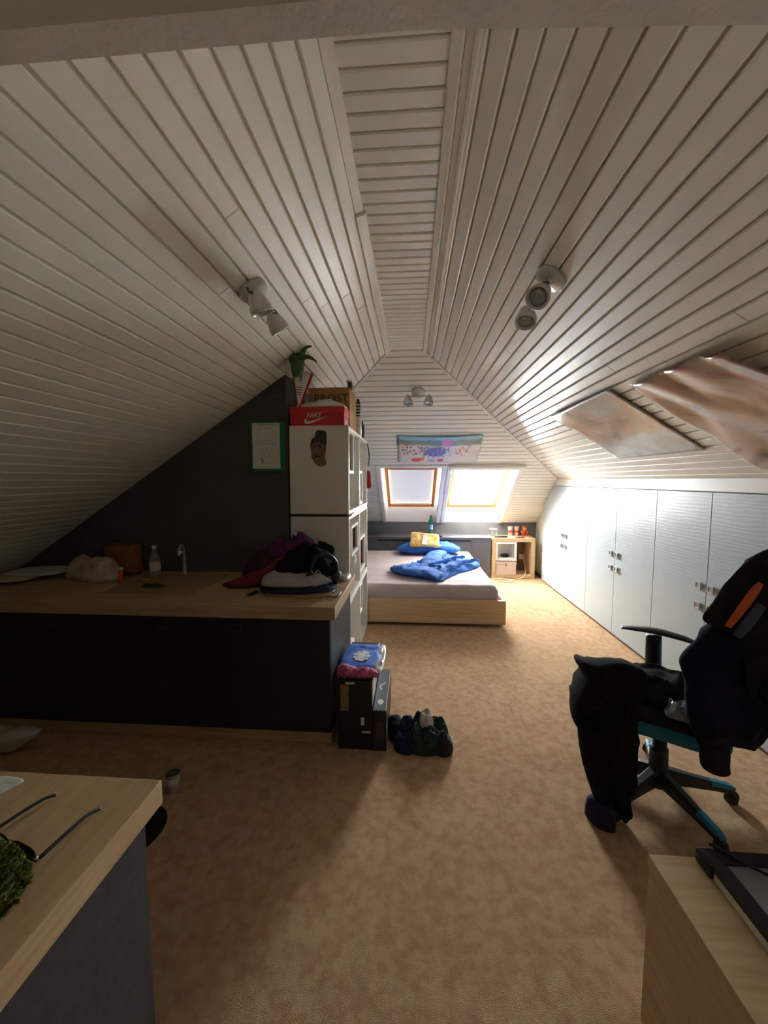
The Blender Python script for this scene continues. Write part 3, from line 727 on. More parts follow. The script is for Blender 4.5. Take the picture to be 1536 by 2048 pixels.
fl('beard_shadow', cat_rom([(-.70, 1.64), (-.66, 1.65), (-.625, 1.66), (-.622, 1.62), (-.65, 1.605), (-.685, 1.62)], 3), 2.7980, M['brown_lam'])

# ---- things on top of the shelf
Zs = 1.886
nk = empty('shoe_box', (-.68, 2.95, Zs), label='red shoe box with white lettering on top of the cube shelf', cat='shoe box')
box('box_body', -.872, -.482, 2.815, 3.02, Zs, Zs + .105, M['red'], nk)
box('lid', -.876, -.478, 2.81, 3.025, Zs + .085, Zs + .132, M['redlt'], nk)
text('lettering', 'NIKE', .052, (-.70, 2.8085, Zs + .072), (1, 0, 0), (0, 0, 1), M['white'], nk, shear=.25, sx=.95)
sw = [(-.78, .030), (-.772, .016), (-.755, .012), (-.73, .018), (-.61, .064), (-.73, .034), (-.755, .030), (-.765, .036), (-.757, .056), (-.774, .046)]
prism('emblem', [(a + .01, 2.8145, Zs + b) for a, b in sw], (0, -.001, 0), M['white'], nk)
prism('emblem', [(-.4815, 2.86 + (a + .78) * .6, Zs + b) for a, b in sw], (.001, 0, 0), M['white'], nk)
tag(heap('plastic_bag', [(-.83, 2.83), (-.6, 2.82), (-.49, 2.83), (-.49, 2.98), (-.62, 3.01), (-.8, 3.01)], Zs + .133, .038, M['plasticbag'], wr=.013, fr=14, seed=3, nr=10), 'crumpled white plastic bag on top of the red shoe box', 'bag')
def carton(z0, z1, lab, letters):
    c = empty('cardboard_box', (-.63, 3.22, z0), label=lab, cat='box')
    box('box_body', -.80, -.478, 3.05, 3.40, z0, z1, M['card'], c)
    boxes('flap_seam', [(-.6405, -.6375, 3.049, 3.4, z1 - .001, z1 + .0006), (-.4785, -.4775, 3.223, 3.227, z0 + .01, z1 - .01)], M['soot'], c, bev=0)
    if letters: text('lettering', letters, .088, (-.62, 3.0485, z1 - .085), (1, 0, 0), (0, 0, 1), M['ink'], c, sx=1.02)
carton(Zs, 2.04, 'lower brown carton behind the red shoe box on the shelf', '')
carton(2.041, 2.205, 'upper brown carton with black lettering on the shelf, below the roof', 'PROST')
clp = empty('metal_clamp', (-.49, 3.2, 2.206), label='small dark metal clamp standing on the upper brown carton', cat='clamp')
boxes('jaw', [(-.515, -.483, 3.18, 3.23, 2.2065, 2.275)], M['lampdark'], clp); boxes('plate', [(-.525, -.479, 3.17, 3.24, 2.276, 2.286)], M['lampgrey'], clp)
sp = empty('spray_bottle', (-.478, 3.56, Zs), label='white bottle with a black patterned neck on the shelf end', cat='bottle')
lathe('body', [(.001, 0), (.03, .002), (.031, .14), (.026, .17), (.018, .18)], (-.482, 3.56, Zs), M['white_gloss'], sp)
lathe('neck', [(.019, .178), (.019, .30), (.012, .305), (.01, .33)], (-.482, 3.56, Zs), M['ink'], sp)
for k in range(4): lathe('ring', [(.0205, .19 + k * .028), (.0205, .20 + k * .028)], (-.482, 3.56, Zs), M['white_gloss'], sp)
tag(lathe('dark_bottle', [(.001, 0), (.024, .002), (.024, .12), (.012, .15), (.012, .17)], (-.478, 3.78, Zs), M['ink']), 'small black bottle behind the white bottle on the shelf', 'bottle')

# ---- pennant and soft jester crown hanging from the slope
pn = empty('pennant', (-.765, 2.70, 2.0), label='small white triangular pennant with red border hanging above the shoe box', cat='pennant')
nn = (0, -1, 0)
flat('red_border', [(-.822, 2.268), (-.802, 2.262), (-.672, 2.212), (-.778, 1.965)], (0, 2.705, 0), (1, 0, 0), (0, 0, 1), nn, .001, M['redcloth'], pn)
flat('cloth', [(-.812, 2.262), (-.795, 2.258), (-.69, 2.213), (-.778, 1.995)], (0, 2.7035, 0), (1, 0, 0), (0, 0, 1), nn, .001, M['pennant'], pn)
flat('emblem', cat_rom([(-.766, 2.222), (-.744, 2.215), (-.748, 2.185), (-.757, 2.16), (-.768, 2.185)], 3), (0, 2.702, 0), (1, 0, 0), (0, 0, 1), nn, .0006, M['label'], pn)
for k, (a, b, wd) in enumerate(((-.768, 2.135, .045), (-.770, 2.118, .05), (-.771, 2.101, .04), (-.772, 2.086, .03))):
    flat('printed_line', [(a - wd / 2, b), (a + wd / 2, b - .006), (a + wd / 2, b - .011), (a - wd / 2, b - .005)], (0, 2.702, 0), (1, 0, 0), (0, 0, 1), nn, .0005, M['ink'], pn)
tube('cord', [(-.815, 2.704, 2.265), (-.775, 2.704, 2.30), (-.752, 2.703, zl(-.752) - .003)], .0015, M['ink'], pn)
tube('cord', [(-.675, 2.704, 2.212), (-.72, 2.704, 2.27), (-.752, 2.703, zl(-.752) - .003)], .0015, M['ink'], pn)
jc = empty('hanging_plush', (-.755, 2.62, 2.25), label='green plush crown with curled points hanging from the left slope', cat='plush decoration')
puff('body', [(-.055, -.05), (-.02, -.10), (.03, -.07), (.045, 0), (.03, .05), (-.045, .05)], (-.755, 2.62, 2.275), (1, 0, 0), (0, 0, 1), (0, -1, 0), .035, .035, M['leaf'], jc, wr=.004)
puff('pale_tuft', [(-.04, -.03), (-.03, -.08), (.0, -.09), (.01, -.03), (-.01, .02), (-.04, .02)], (-.795, 2.612, 2.262), (1, 0, 0), (0, 0, 1), (0, -1, 0), .03, .03, M['greysock'], jc, wr=.004)
for nm, pth, r0 in (('point', [(-.75, 2.61, 2.27), (-.715, 2.60, 2.325), (-.69, 2.59, 2.352), (-.655, 2.58, 2.358)], .026), ('point', [(-.745, 2.61, 2.27), (-.70, 2.59, 2.295), (-.655, 2.58, 2.285), (-.62, 2.57, 2.26)], .024), ('point', [(-.765, 2.61, 2.28), (-.785, 2.60, 2.32), (-.80, 2.585, 2.34), (-.80, 2.58, 2.325)], .028)):
    p = tube(nm, pth, .02, M['leaf'], jc, rr=(r0, .004), n=10)
    e = pth[-1]
    lathe('tip', [(.001, -.007), (.006, -.004), (.007, 0), (.006, .004), (.001, .007)], e, M['brownpot'], p, n=10)
tube('cord', [(-.76, 2.61, 2.33), (-.752, 2.612, zl(-.752) - .004)], .0016, M['ink'], jc, sub=1)

# ================================================================== WORKTOP + DARK CABINET (left)
ZT = .825
wt = tag(box('worktop', -2.985, -.405, 2.025, YP - .002, ZT - .072, ZT, M['oakw'], bev=.003), 'long light oak worktop on the dark base cabinet, shelf at its end', 'worktop')
bc = empty('base_cabinet', (-1.7, 2.4, 0), label='long black base cabinet under the left worktop', cat='cabinet')
box('carcass', -2.98, -.44, 2.09, 2.77, .09, .752, M['black_lam'], bc)
xs = [-2.98, -2.4, -1.72, -1.06, -.44]
for a, b in zip(xs, xs[1:]):
    f = box('front_panel', a + .002, b - .002, 2.068, 2.0895, .095, .748, M['black_lam'], bc)
    hx = -.965 if b > -.5 else (a + b) / 2
    boxes('handle', [(hx - .03, hx + .03, 2.055, 2.067, .665, .673), (hx - .03, hx + .03, 2.055, 2.067, .703, .711), (hx - .03, hx - .022, 2.055, 2.067, .674, .702), (hx + .022, hx + .03, 2.055, 2.067, .674, .702)], M['lampdark'], f, bev=.001)
box('plinth', -2.98, -.45, 2.12, 2.75, 0, .088, M['oakx'], bc)

tag(box('desk_pad', -1.86, -1.30, 2.20, 2.70, ZT + .0005, ZT + .004, M['soot'], bev=.001), 'dull brown pad lying on the left worktop', 'pad')
pb = tag(puff('paper_bag', [(-.11, 0), (.11, 0), (.115, .1), (.12, .21), (.0, .22), (-.11, .21), (-.12, .1)], (-2.06, 2.66, ZT + .001), (1, 0, 0), (0, 0, 1), (0, -1, 0), .06, .05, M['brownpot'], wr=.006, p=6), 'brown paper bag standing at the back of the worktop', 'bag')
tag(heap('bread_bag', [(-2.36, 2.50), (-2.1, 2.42), (-1.98, 2.46), (-2.0, 2.56), (-2.15, 2.58), (-2.36, 2.58)], ZT + .001, .15, M['bread'], wr=.016, fr=11, seed=6, nr=9), 'printed food bag slumped in front of the brown paper bag', 'bag')
ob = empty('pill_tube', (-1.9, 2.44, ZT), label='small orange tube with a white cap on the worktop', cat='tube')
lathe('body', [(.001, 0), (.014, .001), (.014, .085)], (-1.90, 2.42, ZT + .001), M['orangebot'], ob); lathe('cap', [(.016, .086), (.016, .105), (.001, .106)], (-1.90, 2.42, ZT + .001), M['white_gloss'], ob)
cl = empty('clear_bottle', (-1.76, 2.56, ZT), label='clear plastic bottle standing on the worktop beside the pad', cat='bottle')
lathe('body', [(.001, 0), (.03, .002), (.034, .02), (.034, .12), (.03, .15), (.016, .18), (.012, .2)], (-1.76, 2.56, ZT + .005), M['clear'], cl); lathe('label', [(.0345, .05), (.0345, .11)], (-1.76, 2.56, ZT + .005), M['cup'], cl, cap=False)
lathe('cap', [(.014, .2), (.014, .222)], (-1.76, 2.56, ZT + .005), M['white_gloss'], cl)
tp = empty('mixer_tap', (-1.62, 2.69, ZT), label='small tap with a pale round knob at the back of the worktop', cat='tap')
lathe('base', [(.028, 0), (.028, .008), (.014, .012), (.013, .12)], (-1.62, 2.68, ZT + .004), M['steel'], tp)
tube('spout', [(-1.62, 2.68, ZT + .12), (-1.622, 2.68, ZT + .19), (-1.62, 2.66, ZT + .215), (-1.615, 2.62, ZT + .20), (-1.612, 2.60, ZT + .15)], .011, M['steel'], tp)
lathe('knob', [(.001, -.014), (.012, -.008), (.015, 0), (.012, .008), (.001, .014)], (-1.605, 2.61, ZT + .172), M['white_gloss'], tp, n=14)
for k, (a, b, rz) in enumerate(((-2.80, 2.45, .1), (-2.70, 2.40, .35), (-2.6, 2.55, .2))):
    tag(puff('magazine', [(-.15, -.11), (.15, -.11), (.15, .11), (-.15, .11)], (a, b, ZT + .014 + .012 * k), (math.cos(rz), math.sin(rz), 0), (-math.sin(rz), math.cos(rz), 0), (0, 0, 1), .012, .010, (M['paper'], M['bread'], M['paper'])[k], wr=.003, p=10),
        ('white magazine at the far left end of the worktop', 'printed magazine on the left of the worktop, between two white ones', 'white magazine nearest to the food bag on the worktop')[k], 'magazine')
tag(heap('key_bunch', [(-1.70, 2.32), (-1.62, 2.30), (-1.55, 2.34), (-1.6, 2.38), (-1.68, 2.37)], ZT + .0045, .012, M['lampdark'], wr=.006, fr=30), 'bunch of keys on the edge of the brown pad', 'keys')
tag(box('lighter', -1.80, -1.74, 2.47, 2.49, ZT + .0045, ZT + .018, M['yellow'], bev=.004), 'yellow lighter on the worktop beside the clear bottle', 'lighter')
kn = empty('pocket_knife', (-.93, 2.22, ZT), label='dark pocket knife lying on the bare right part of the worktop', cat='knife')
puff('grip', [(-.012, -.05), (.012, -.05), (.012, .03), (-.008, .035)], (-.935, 2.24, ZT + .008), (.97, -.2, 0), (.2, .97, 0), (0, 0, 1), .007, .006, M['black'], kn, wr=.001)
flat('blade', [(-.006, -.05), (.006, -.05), (.0, -.09)], (-.935, 2.24, ZT + .008), (.97, -.2, 0), (.2, .97, 0), (0, 0, 1), .0015, M['steel'], kn)

# clothes heap at the worktop's right end
def Xp(a, b): return (a, b)
tag(heap('folded_khaki_trousers', [(-.82, 2.19), (-.55, 2.17), (-.47, 2.24), (-.50, 2.42), (-.78, 2.44), (-.86, 2.3)], ZT + .001, .022, M['soot'], wr=.006, fr=10, p=6), 'khaki trousers folded at the bottom of the clothes on the worktop', 'trousers')
tag(heap('navy_shirt', [(-.86, 2.20), (-.6, 2.18), (-.46, 2.26), (-.48, 2.45), (-.75, 2.5), (-.9, 2.36)], ZT + .026, .028, M['navysock'], wr=.008, fr=9, seed=2, p=6), 'navy shirt between the khaki trousers and the grey shirt', 'shirt')
tag(heap('grey_shirt', [(-.88, 2.22), (-.70, 2.19), (-.54, 2.24), (-.52, 2.4), (-.66, 2.5), (-.9, 2.45)], ZT + .058, .05, M['greyshirt'], wr=.012, fr=9, seed=4, p=4), 'pale grey shirt lying on the navy shirt', 'shirt')
tag(loft('red_scarf', [((-1.14, 2.34, ZT + .02), (.05, -.02, 0), (0, 0, .012)), ((-1.0, 2.42, ZT + .05), (.05, -.06, 0), (0, 0, .03)), ((-.88, 2.52, ZT + .12), (.03, -.06, .02), (-.01, 0, .03)), ((-.76, 2.6, ZT + .175), (.03, -.06, .02), (-.01, 0, .02))], M['redcloth2'], wr=.02, fr=14), 'red scarf trailing from the clothes heap towards the pad', 'scarf')
tag(heap('maroon_jumper', [(-1.12, 2.50), (-.92, 2.42), (-.75, 2.55), (-.72, 2.70), (-.95, 2.72), (-1.12, 2.68)], ZT + .001, .17, M['maroon'], wr=.04, fr=9, seed=8, nr=20, sub=8), 'dark maroon jumper heaped at the back left of the clothes', 'jumper')
tag(heap('purple_shirt', [(-.98, 2.58), (-.82, 2.5), (-.66, 2.52), (-.62, 2.66), (-.8, 2.72), (-.96, 2.70)], ZT + .15, .10, M['purple'], wr=.04, fr=12, seed=12, nr=20, sub=8), 'purple shirt on top of the clothes heap against the shelf', 'shirt')
tag(heap('black_jacket', [(-.86, 2.38), (-.7, 2.30), (-.52, 2.34), (-.46, 2.5), (-.50, 2.66), (-.7, 2.70), (-.85, 2.6)], ZT + .085, .13, M['blackcloth'], wr=.034, fr=10, seed=15, nr=20, sub=8), 'black jacket bundled between the red scarf and the headphones', 'jacket')
hp = empty('headphones', (-.52, 2.42, ZT + .1), label='black over-ear headphones leaning on the clothes heap', cat='headphones')
tube('headband', [(-.60, 2.31, ZT + .09), (-.60, 2.31, ZT + .17), (-.56, 2.32, ZT + .215), (-.50, 2.35, ZT + .215), (-.465, 2.38, ZT + .16), (-.465, 2.39, ZT + .09)], .014, M['black'], hp)
lathe('ear_cup', [(.001, -.02), (.034, -.018), (.042, 0), (.034, .018), (.001, .02)], (-.60, 2.30, ZT + .09), M['black'], hp, axis=(.8, -.5, 0)); lathe('ear_cup', [(.001, -.02), (.034, -.018), (.042, 0), (.034, .018), (.001, .02)], (-.463, 2.385, ZT + .075), M['black'], hp, axis=(.8, -.5, 0))
tube('cord', [(-.47, 2.38, ZT + .04), (-.45, 2.3, ZT + .012), (-.50, 2.22, ZT + .006), (-.43, 2.2, ZT + .006), (-.42, 2.3, ZT + .006)], .003, M['black'], hp)
for k in range(3):
    a = k * .7
    tube('wire_loop', [(-.60 + .03 * math.cos(a), 2.27, ZT + .10 + .02 * k), (-.55, 2.25, ZT + .15 - .02 * k), (-.52 + .02 * k, 2.26, ZT + .09), (-.57, 2.26, ZT + .06)], .002, M['greysock'], hp)
tag(heap('white_sock', [(-.50, 2.60), (-.43, 2.58), (-.42, 2.70), (-.47, 2.74)], ZT + .001, .03, M['plasticbag'], wr=.006, fr=20), 'white sock on the worktop corner beside the shelf', 'sock')

# picture on the dark wall
pf = empty('picture_frame', (-1.02, YP - .001, 1.57), label='green framed pencil drawing on the dark wall beside the shelf', cat='picture')
x0, x1, z0, z1 = -1.148, -.902, 1.562, 1.915
boxes('frame', [(x0, x1, YP - .018, YP - .001, z0, z0 + .018), (x0, x1, YP - .018, YP - .001, z1 - .012, z1), (x0, x0 + .012, YP - .018, YP - .001, z0 + .018, z1 - .012), (x1 - .03, x1, YP - .018, YP - .001, z0 + .018, z1 - .012)], M['green'], pf, bev=.001)
sh = box('drawing_sheet', x0 + .012, x1 - .03, YP - .008, YP - .002, z0 + .018, z1 - .012, M['paper'], pf, bev=0)
def pencil(pts, r=.0012, m='graphite'): tube('pencil_line', [(x0 + .012 + a * .204, YP - .0085, z0 + .018 + b * .323) for a, b in pts], r, M[m], sh, n=4, sub=3)
pencil([(.2, .55), (.15, .7), (.25, .84), (.5, .9), (.75, .84), (.85, .7), (.78, .55)])
pencil([(.28, .6), (.3, .45), (.4, .3), (.5, .26), (.6, .3), (.7, .45), (.72, .6)])
pencil([(.12, .56), (.3, .6), (.5, .62), (.7, .6), (.88, .56)]); pencil([(.15, .52), (.5, .57), (.85, .52)])
pencil([(.36, .52), (.41, .54), (.46, .52)], m='graphite2'); pencil([(.54, .52), (.59, .54), (.64, .52)], m='graphite2')
pencil([(.5, .5), (.47, .43), (.52, .42)]); pencil([(.42, .36), (.5, .34), (.58, .36)], m='graphite2')
pencil([(.3, .28), (.35, .15), (.55, .1), (.8, .18)]); pencil([(.28, .22), (.36, .2), (.33, .12)], .004, 'graphite2')
for k in range(6): pencil([(.2 + k * .11, .66 + .02 * math.sin(k)), (.24 + k * .11, .80 - .01 * k % .03)], .0008)
pencil([(.2, .95), (.5, .955), (.85, .95)], .002, 'graphite')

# ================================================================== BOXES BY THE WORKTOP
bb = empty('pc_case_box', (-.31, 2.3, 0), label='tall black carton with labels standing at the end of the worktop', cat='box')
box('carton', -.403, -.212, 2.075, 2.60, 0, .398, M['boxblack'], bb, bev=.004)
box('sticker', -.388, -.342, 2.0725, 2.0745, .225, .375, M['sticker'], bb, bev=0)
box('label', -.36, -.31, 2.0725, 2.0745, .379, .390, M['paper'], bb, bev=0)
box('label', -.275, -.256, 2.0725, 2.0745, .145, .19, M['paper'], bb, bev=0); box('label', -.268, -.222, 2.0725, 2.0745, .10, .112, M['paper'], bb, bev=0)
box('side_label', -.2115, -.2105, 2.12, 2.25, .26, .38, M['paper'], bb, bev=0)
b2 = empty('flat_box', (-.18, 2.3, 0), label='narrow grey topped carton leaning beside the tall black carton', cat='box')
box('carton', -.2085, -.134, 2.07, 2.56, 0, .232, M['boxblack'], b2, bev=.002)
box('top_print', -.205, -.138, 2.075, 2.555, .2322, .2338, M['boxgrey'], b2, bev=0)
boxes('edge_print', [(-.138, -.134, 2.072, 2.558, .2322, .235)], M['silver'], b2, bev=0)
flat('emblem', cat_rom([(-.02, -.05), (.0, -.03), (-.012, .0), (.01, .03), (.02, .06), (.004, .04), (-.022, .0), (-.01, -.03)], 3), (-.172, 2.33, .234), (1, 0, 0), (0, 1, 0), (0, 0, 1), .0005, M['silver'], b2)
flat('emblem', cat_rom([(-.018, 0), (0, .03), (.018, 0), (0, -.03)], 4), (-.172, 2.16, .234), (1, 0, 0), (0, 1, 0), (0, 0, 1), .0005, M['lampgrey'], b2)
box('side_print', -.1338, -.133, 2.10, 2.16, .03, .12, M['silver'], b2, bev=0)
box('front_print', -.19, -.15, 2.0685, 2.0698, .07, .17, M['lampdark'], b2, bev=0)
js = empty('blue_jersey', (-.3, 2.4, .40), label='folded royal blue jersey with a white crest on the tall carton', cat='jersey')
puff('cloth', [(-.41, 2.17), (-.28, 2.16), (-.185, 2.18), (-.18, 2.35), (-.195, 2.50), (-.3, 2.51), (-.41, 2.50)], (0, 0, .408), (1, 0, 0), (0, 1, 0), (0, 0, 1), .020, .008, M['royal'], js, wr=.007, fr=9, p=8, nr=10)
puff('white_sleeve', [(-.205, 2.18), (-.165, 2.17), (-.155, 2.35), (-.165, 2.49), (-.20, 2.50)], (0, 0, .416), (1, 0, 0), (0, 1, 0), (0, 0, 1), .014, .016, M['plasticbag'], js, wr=.006, fr=14, p=5)
for k in range(9):
    a = k / 9 * 2 * math.pi
    flat('crest', cat_rom([(-.012, -.01), (.012, -.01), (.014, .014), (-.01, .014)], 2), (-.30 + .038 * math.cos(a), 2.30 + .055 * math.sin(a), .4365), (1, 0, 0), (0, 1, 0), (0, 0, 1), .002, M['white'], js)
flat('crest', cat_rom([(-.02, -.03), (.02, -.03), (.024, .02), (0, .04), (-.024, .02)], 3), (-.30, 2.30, .4365), (1, 0, 0), (0, 1, 0), (0, 0, 1), .002, M['white'], js)
tag(loft('plush_scarf', [((-.415, 2.13, .42), (0, .03, 0), (0, 0, .026)), ((-.37, 2.115, .435), (0, .045, 0), (0, 0, .034)), ((-.30, 2.11, .426), (0, .035, 0), (0, 0, .025)), ((-.24, 2.115, .428), (0, .035, 0), (0, 0, .026)), ((-.185, 2.13, .41), (0, .02, 0), (0, 0, .012))], M['magenta'], wr=.012, fr=60, n=24, sub=8), 'fluffy magenta scarf lying along the front of the blue jersey', 'scarf')

def shoe():
    s = empty('slipper', (-.10, 2.24, 0), label='single black slipper behind the narrow carton', cat='slipper')
    puff('sole', [(-.035, -.11), (.035, -.11), (.045, 0), (.04, .1), (-.04, .1), (-.04, 0)], (-.092, 2.25, .014), (1, .15, 0), (-.15, 1, 0), (0, 0, 1), .012, .013, M['rubber'], s, wr=0, p=10)
    puff('upper', [(-.032, -.10), (.03, -.105), (.042, -.02), (.035, .07), (-.035, .07), (-.038, -.02)], (-.092, 2.25, .022), (1, .15, 0), (-.15, 1, 0), (0, 0, 1), .065, .005, M['blackcloth'], s, wr=.004)
shoe()
for nm, ol, z, h, mm, lab, sd in (
    ('rolled_sock', [(-.075, 2.09), (-.02, 2.06), (.03, 2.09), (.04, 2.15), (-.01, 2.19), (-.07, 2.16)], .001, .085, 'navysock', 'navy rolled socks at the near left of the sock heap', 1),
    ('rolled_sock', [(.02, 2.08), (.08, 2.06), (.14, 2.08), (.15, 2.17), (.08, 2.22), (.01, 2.17)], .001, .13, 'greensock', 'dark green rolled socks in the middle of the sock heap', 2),
    ('rolled_sock', [(.135, 2.08), (.19, 2.06), (.225, 2.1), (.22, 2.17), (.17, 2.19), (.13, 2.15)], .001, .10, 'darksock', 'black rolled socks at the right of the sock heap', 3),
    ('rolled_sock', [(-.06, 2.17), (.0, 2.15), (.04, 2.2), (.01, 2.26), (-.05, 2.25)], .001, .12, 'navysock', 'purple blue rolled socks behind the navy ones in the heap', 4),
    ('rolled_sock', [(.02, 2.22), (.08, 2.2), (.09, 2.28), (.03, 2.3)], .001, .13, 'darksock', 'black rolled socks at the far side of the heap, left of the white ones', 5),
    ('rolled_sock', [(.125, 2.19), (.19, 2.18), (.21, 2.25), (.15, 2.29), (.12, 2.25)], .001, .12, 'greensock', 'green rolled socks at the far right of the heap', 6),
    ('rolled_sock', [(.06, 2.165), (.10, 2.15), (.125, 2.19), (.11, 2.235), (.065, 2.23)], .085, .085, 'greysock', 'white sock ball on top of the dark sock heap', 7)):
    tag(heap(nm, [(a + (a - sum(q[0] for q in ol) / len(ol)) * .22, b + (b - sum(q[1] for q in ol) / len(ol)) * .22) for a, b in ol], z, h * .78, M[mm], wr=.022, fr=20, seed=sd, nr=16, sub=8), lab, 'socks', group='rolled socks in a heap on the carpet')

# ================================================================== OFFICE CHAIR
cx, cy = 1.18, 1.87
ch = empty('office_chair', (cx, cy, 0), label='teal and black swivel office chair hung with clothes', cat='office chair')
def P(a, b, z):    # a: towards the chair's front, b: towards its far side
    f = V((-.85, .53, 0)).normalized(); s = V((.53, .85, 0)).normalized()
    return V((cx, cy, 0)) + f * a + s * b + V((0, 0, z))
fF, sF = V((-.85, .53, 0)).normalized(), V((.53, .85, 0)).normalized()
lathe('gas_column', [(.001, .055), (.05, .056), (.042, .1), (.038, .22), (.038, .235), (.03, .237), (.03, .30), (.022, .302), (.022, .36)], (cx, cy, 0), M['black'], ch)
for k in range(5):
    a = math.radians(-6 - 72 * k); d = V((math.cos(a), math.sin(a), 0)); s = V((-d.y, d.x, 0)); c0 = V((cx, cy, 0))
    rings = []
    for r, z, w, h in ((.03, .105, .03, .035), (.12, .095, .026, .026), (.24, .08, .022, .018), (.315, .068, .02, .014)):
        c = c0 + d * r + V((0, 0, z))
        rings.append([c + s * w * x + V((0, 0, h * y)) for x, y in ((-1, -1), (1, -1), (.9, .6), (.5, 1), (-.5, 1), (-.9, .6))])
    vs, fs = rings_mesh(rings); leg = mk('leg', vs, fs, M['black'], ch)
    cc = c0 + d * .275 + V((0, 0, .085))
    rings = []
    for r, z, w, h in ((.22, .083, .0235, .020), (.30, .072, .022, .017), (.325, .068, .012, .010)):
        c = c0 + d * r + V((0, 0, z)); rings.append([c + s * w * x + V((0, 0, h * y)) for x, y in ((-.95, .2), (.95, .2), (.92, .62), (.5, 1.08), (-.5, 1.08), (-.92, .62))])
    vs, fs = rings_mesh(rings); mk('end_cap', vs, fs, M['tealpl'], leg)['label'] = 'teal end cap'
    e = c0 + d * .315
    aa = a + .9
    ax = V((math.cos(aa), math.sin(aa), 0))
    cst = lathe('caster', [(.001, -.024), (.022, -.023), (.027, -.018), (.027, -.006), (.012, -.004), (.012, .004), (.027, .006), (.027, .018), (.022, .023), (.001, .024)], e + V((0, 0, .0275)), M['rubber'], ch, axis=ax, n=20)
    lathe('caster_hood', [(.010, 0), (.012, .02)], e + V((0, 0, .038)), M['black'], cst, n=10)
puff('mechanism', [(-.12, -.07), (.12, -.07), (.14, 0), (.12, .07), (-.12, .07), (-.16, 0)], P(0, 0, .365), fF, sF, (0, 0, 1), .03, .03, M['black'], ch, wr=0, p=6)
so = [(-.22, -.21), (0, -.235), (.2, -.22), (.245, 0), (.2, .22), (0, .235), (-.22, .21), (-.235, 0)]
puff('seat_shell', so, P(0, 0, .415), fF, sF, (0, 0, 1), .045, .04, M['teal'], ch, wr=0, p=7, nr=12)['label'] = 'teal seat shell'
puff('seat_cushion', [(x * .92, y * .9) for x, y in so], P(0, 0, .445), fF, sF, (0, 0, 1), .04, .01, M['blackcloth2'], ch, wr=.003, p=6, nr=10)
bu = (V((0, 0, 1)) - fF * .12).normalized()
puff('backrest', [(-.2, -.26), (0, -.28), (.2, -.26), (.23, 0), (.19, .26), (0, .29), (-.19, .26), (-.23, 0)], P(-.25, 0, .74), sF, bu, fF, .035, .03, M['teal'], ch, wr=0, p=6, nr=10)
tube('back_stem', [P(-.10, 0, .36), P(-.24, 0, .37), P(-.30, 0, .45), P(-.305, 0, .62)], .022, M['black'], ch)
for sg in (1,):
    b0 = .255 * sg
    ar = tube('armrest_post', [P(.03, b0 * .8, .40), P(.04, b0 * 1.06, .42), P(.045, b0 * 1.1, .50), P(.05, b0 * 1.1, .68)], .03, M['black'], ch, rr=(.042, .036), n=14)
    loft('armrest_pad', [(P(.20, b0 * 1.1, .688), sF * .018, V((0, 0, .006))), (P(.14, b0 * 1.1, .697), sF * .034, V((0, 0, .011))), (P(.04, b0 * 1.1, .703), sF * .038, V((0, 0, .014))), (P(-.08, b0 * 1.1, .690), sF * .032, V((0, 0, .012))), (P(-.14, b0 * 1.1, .672), sF * .018, V((0, 0, .008)))], M['black'], ar, wr=0)

# clothes on the chair
tag(heap('black_bag', [(.98, 1.90), (1.12, 1.76), (1.28, 1.80), (1.42, 1.88), (1.40, 2.02), (1.22, 2.09), (1.04, 2.06)], .487, .085, M['blackcloth2'], wr=.02, fr=8, seed=21, nr=16), 'black bag lying on the chair seat below the armrest', 'bag')
tag(heap('plastic_wrap', [(1.10, 1.70), (1.22, 1.64), (1.30, 1.70), (1.30, 1.78), (1.16, 1.80)], .487, .035, M['greybag'], wr=.03, fr=14, seed=31, nr=16, sub=8), 'crumpled grey plastic film on the near edge of the seat', 'plastic film')
tr = empty('black_trousers', (.9, 1.8, 0), label='black trousers hanging off the front of the chair to the carpet', cat='trousers')
puff('waist', [(0.752, 0.701), (0.820, 0.694), (0.924, 0.702), (1.013, 0.671), (1.029, 0.593), (0.992, 0.501), (0.985, 0.386), (0.834, 0.356), (0.747, 0.394), (0.726, 0.455), (0.738, 0.536), (0.777, 0.624), (0.758, 0.662)], (0, 1.74, 0), (1, 0, 0), (0, 0, 1), (0, -1, 0), .05, .13, M['blackcloth'], tr, wr=.024, fr=8, seed=3, nr=20, sub=7, p=5)
puff('trouser_leg', [(0.755, 0.435), (0.885, 0.441), (0.900, 0.188), (0.892, 0.057), (0.884, 0.014), (0.853, 0.006), (0.827, 0.065), (0.786, 0.182), (0.756, 0.297)], (0, 1.72, 0), (1, 0, 0), (0, 0, 1), (0, -1, 0), .05, .05, M['blackcloth'], tr, wr=.016, fr=12, seed=5, nr=16, sub=7, p=4)
puff('trouser_leg', [(0.850, 0.452), (0.966, 0.457), (0.964, 0.299), (0.963, 0.116), (0.953, 0.030), (0.932, 0.006), (0.903, 0.060), (0.860, 0.202)], (0, 1.70, 0), (1, 0, 0), (0, 0, 1), (0, -1, 0), .05, .05, M['blackcloth'], tr, wr=.016, fr=12, seed=9, nr=16, sub=7, p=4)
tag(heap('navy_sock', [(.79, 1.74), (.80, 1.66), (.86, 1.63), (.885, 1.66), (.87, 1.75)], .001, .10, M['navysock'], wr=.010, fr=14, p=6), 'navy sock on the carpet at the bottom of the black trousers', 'sock')

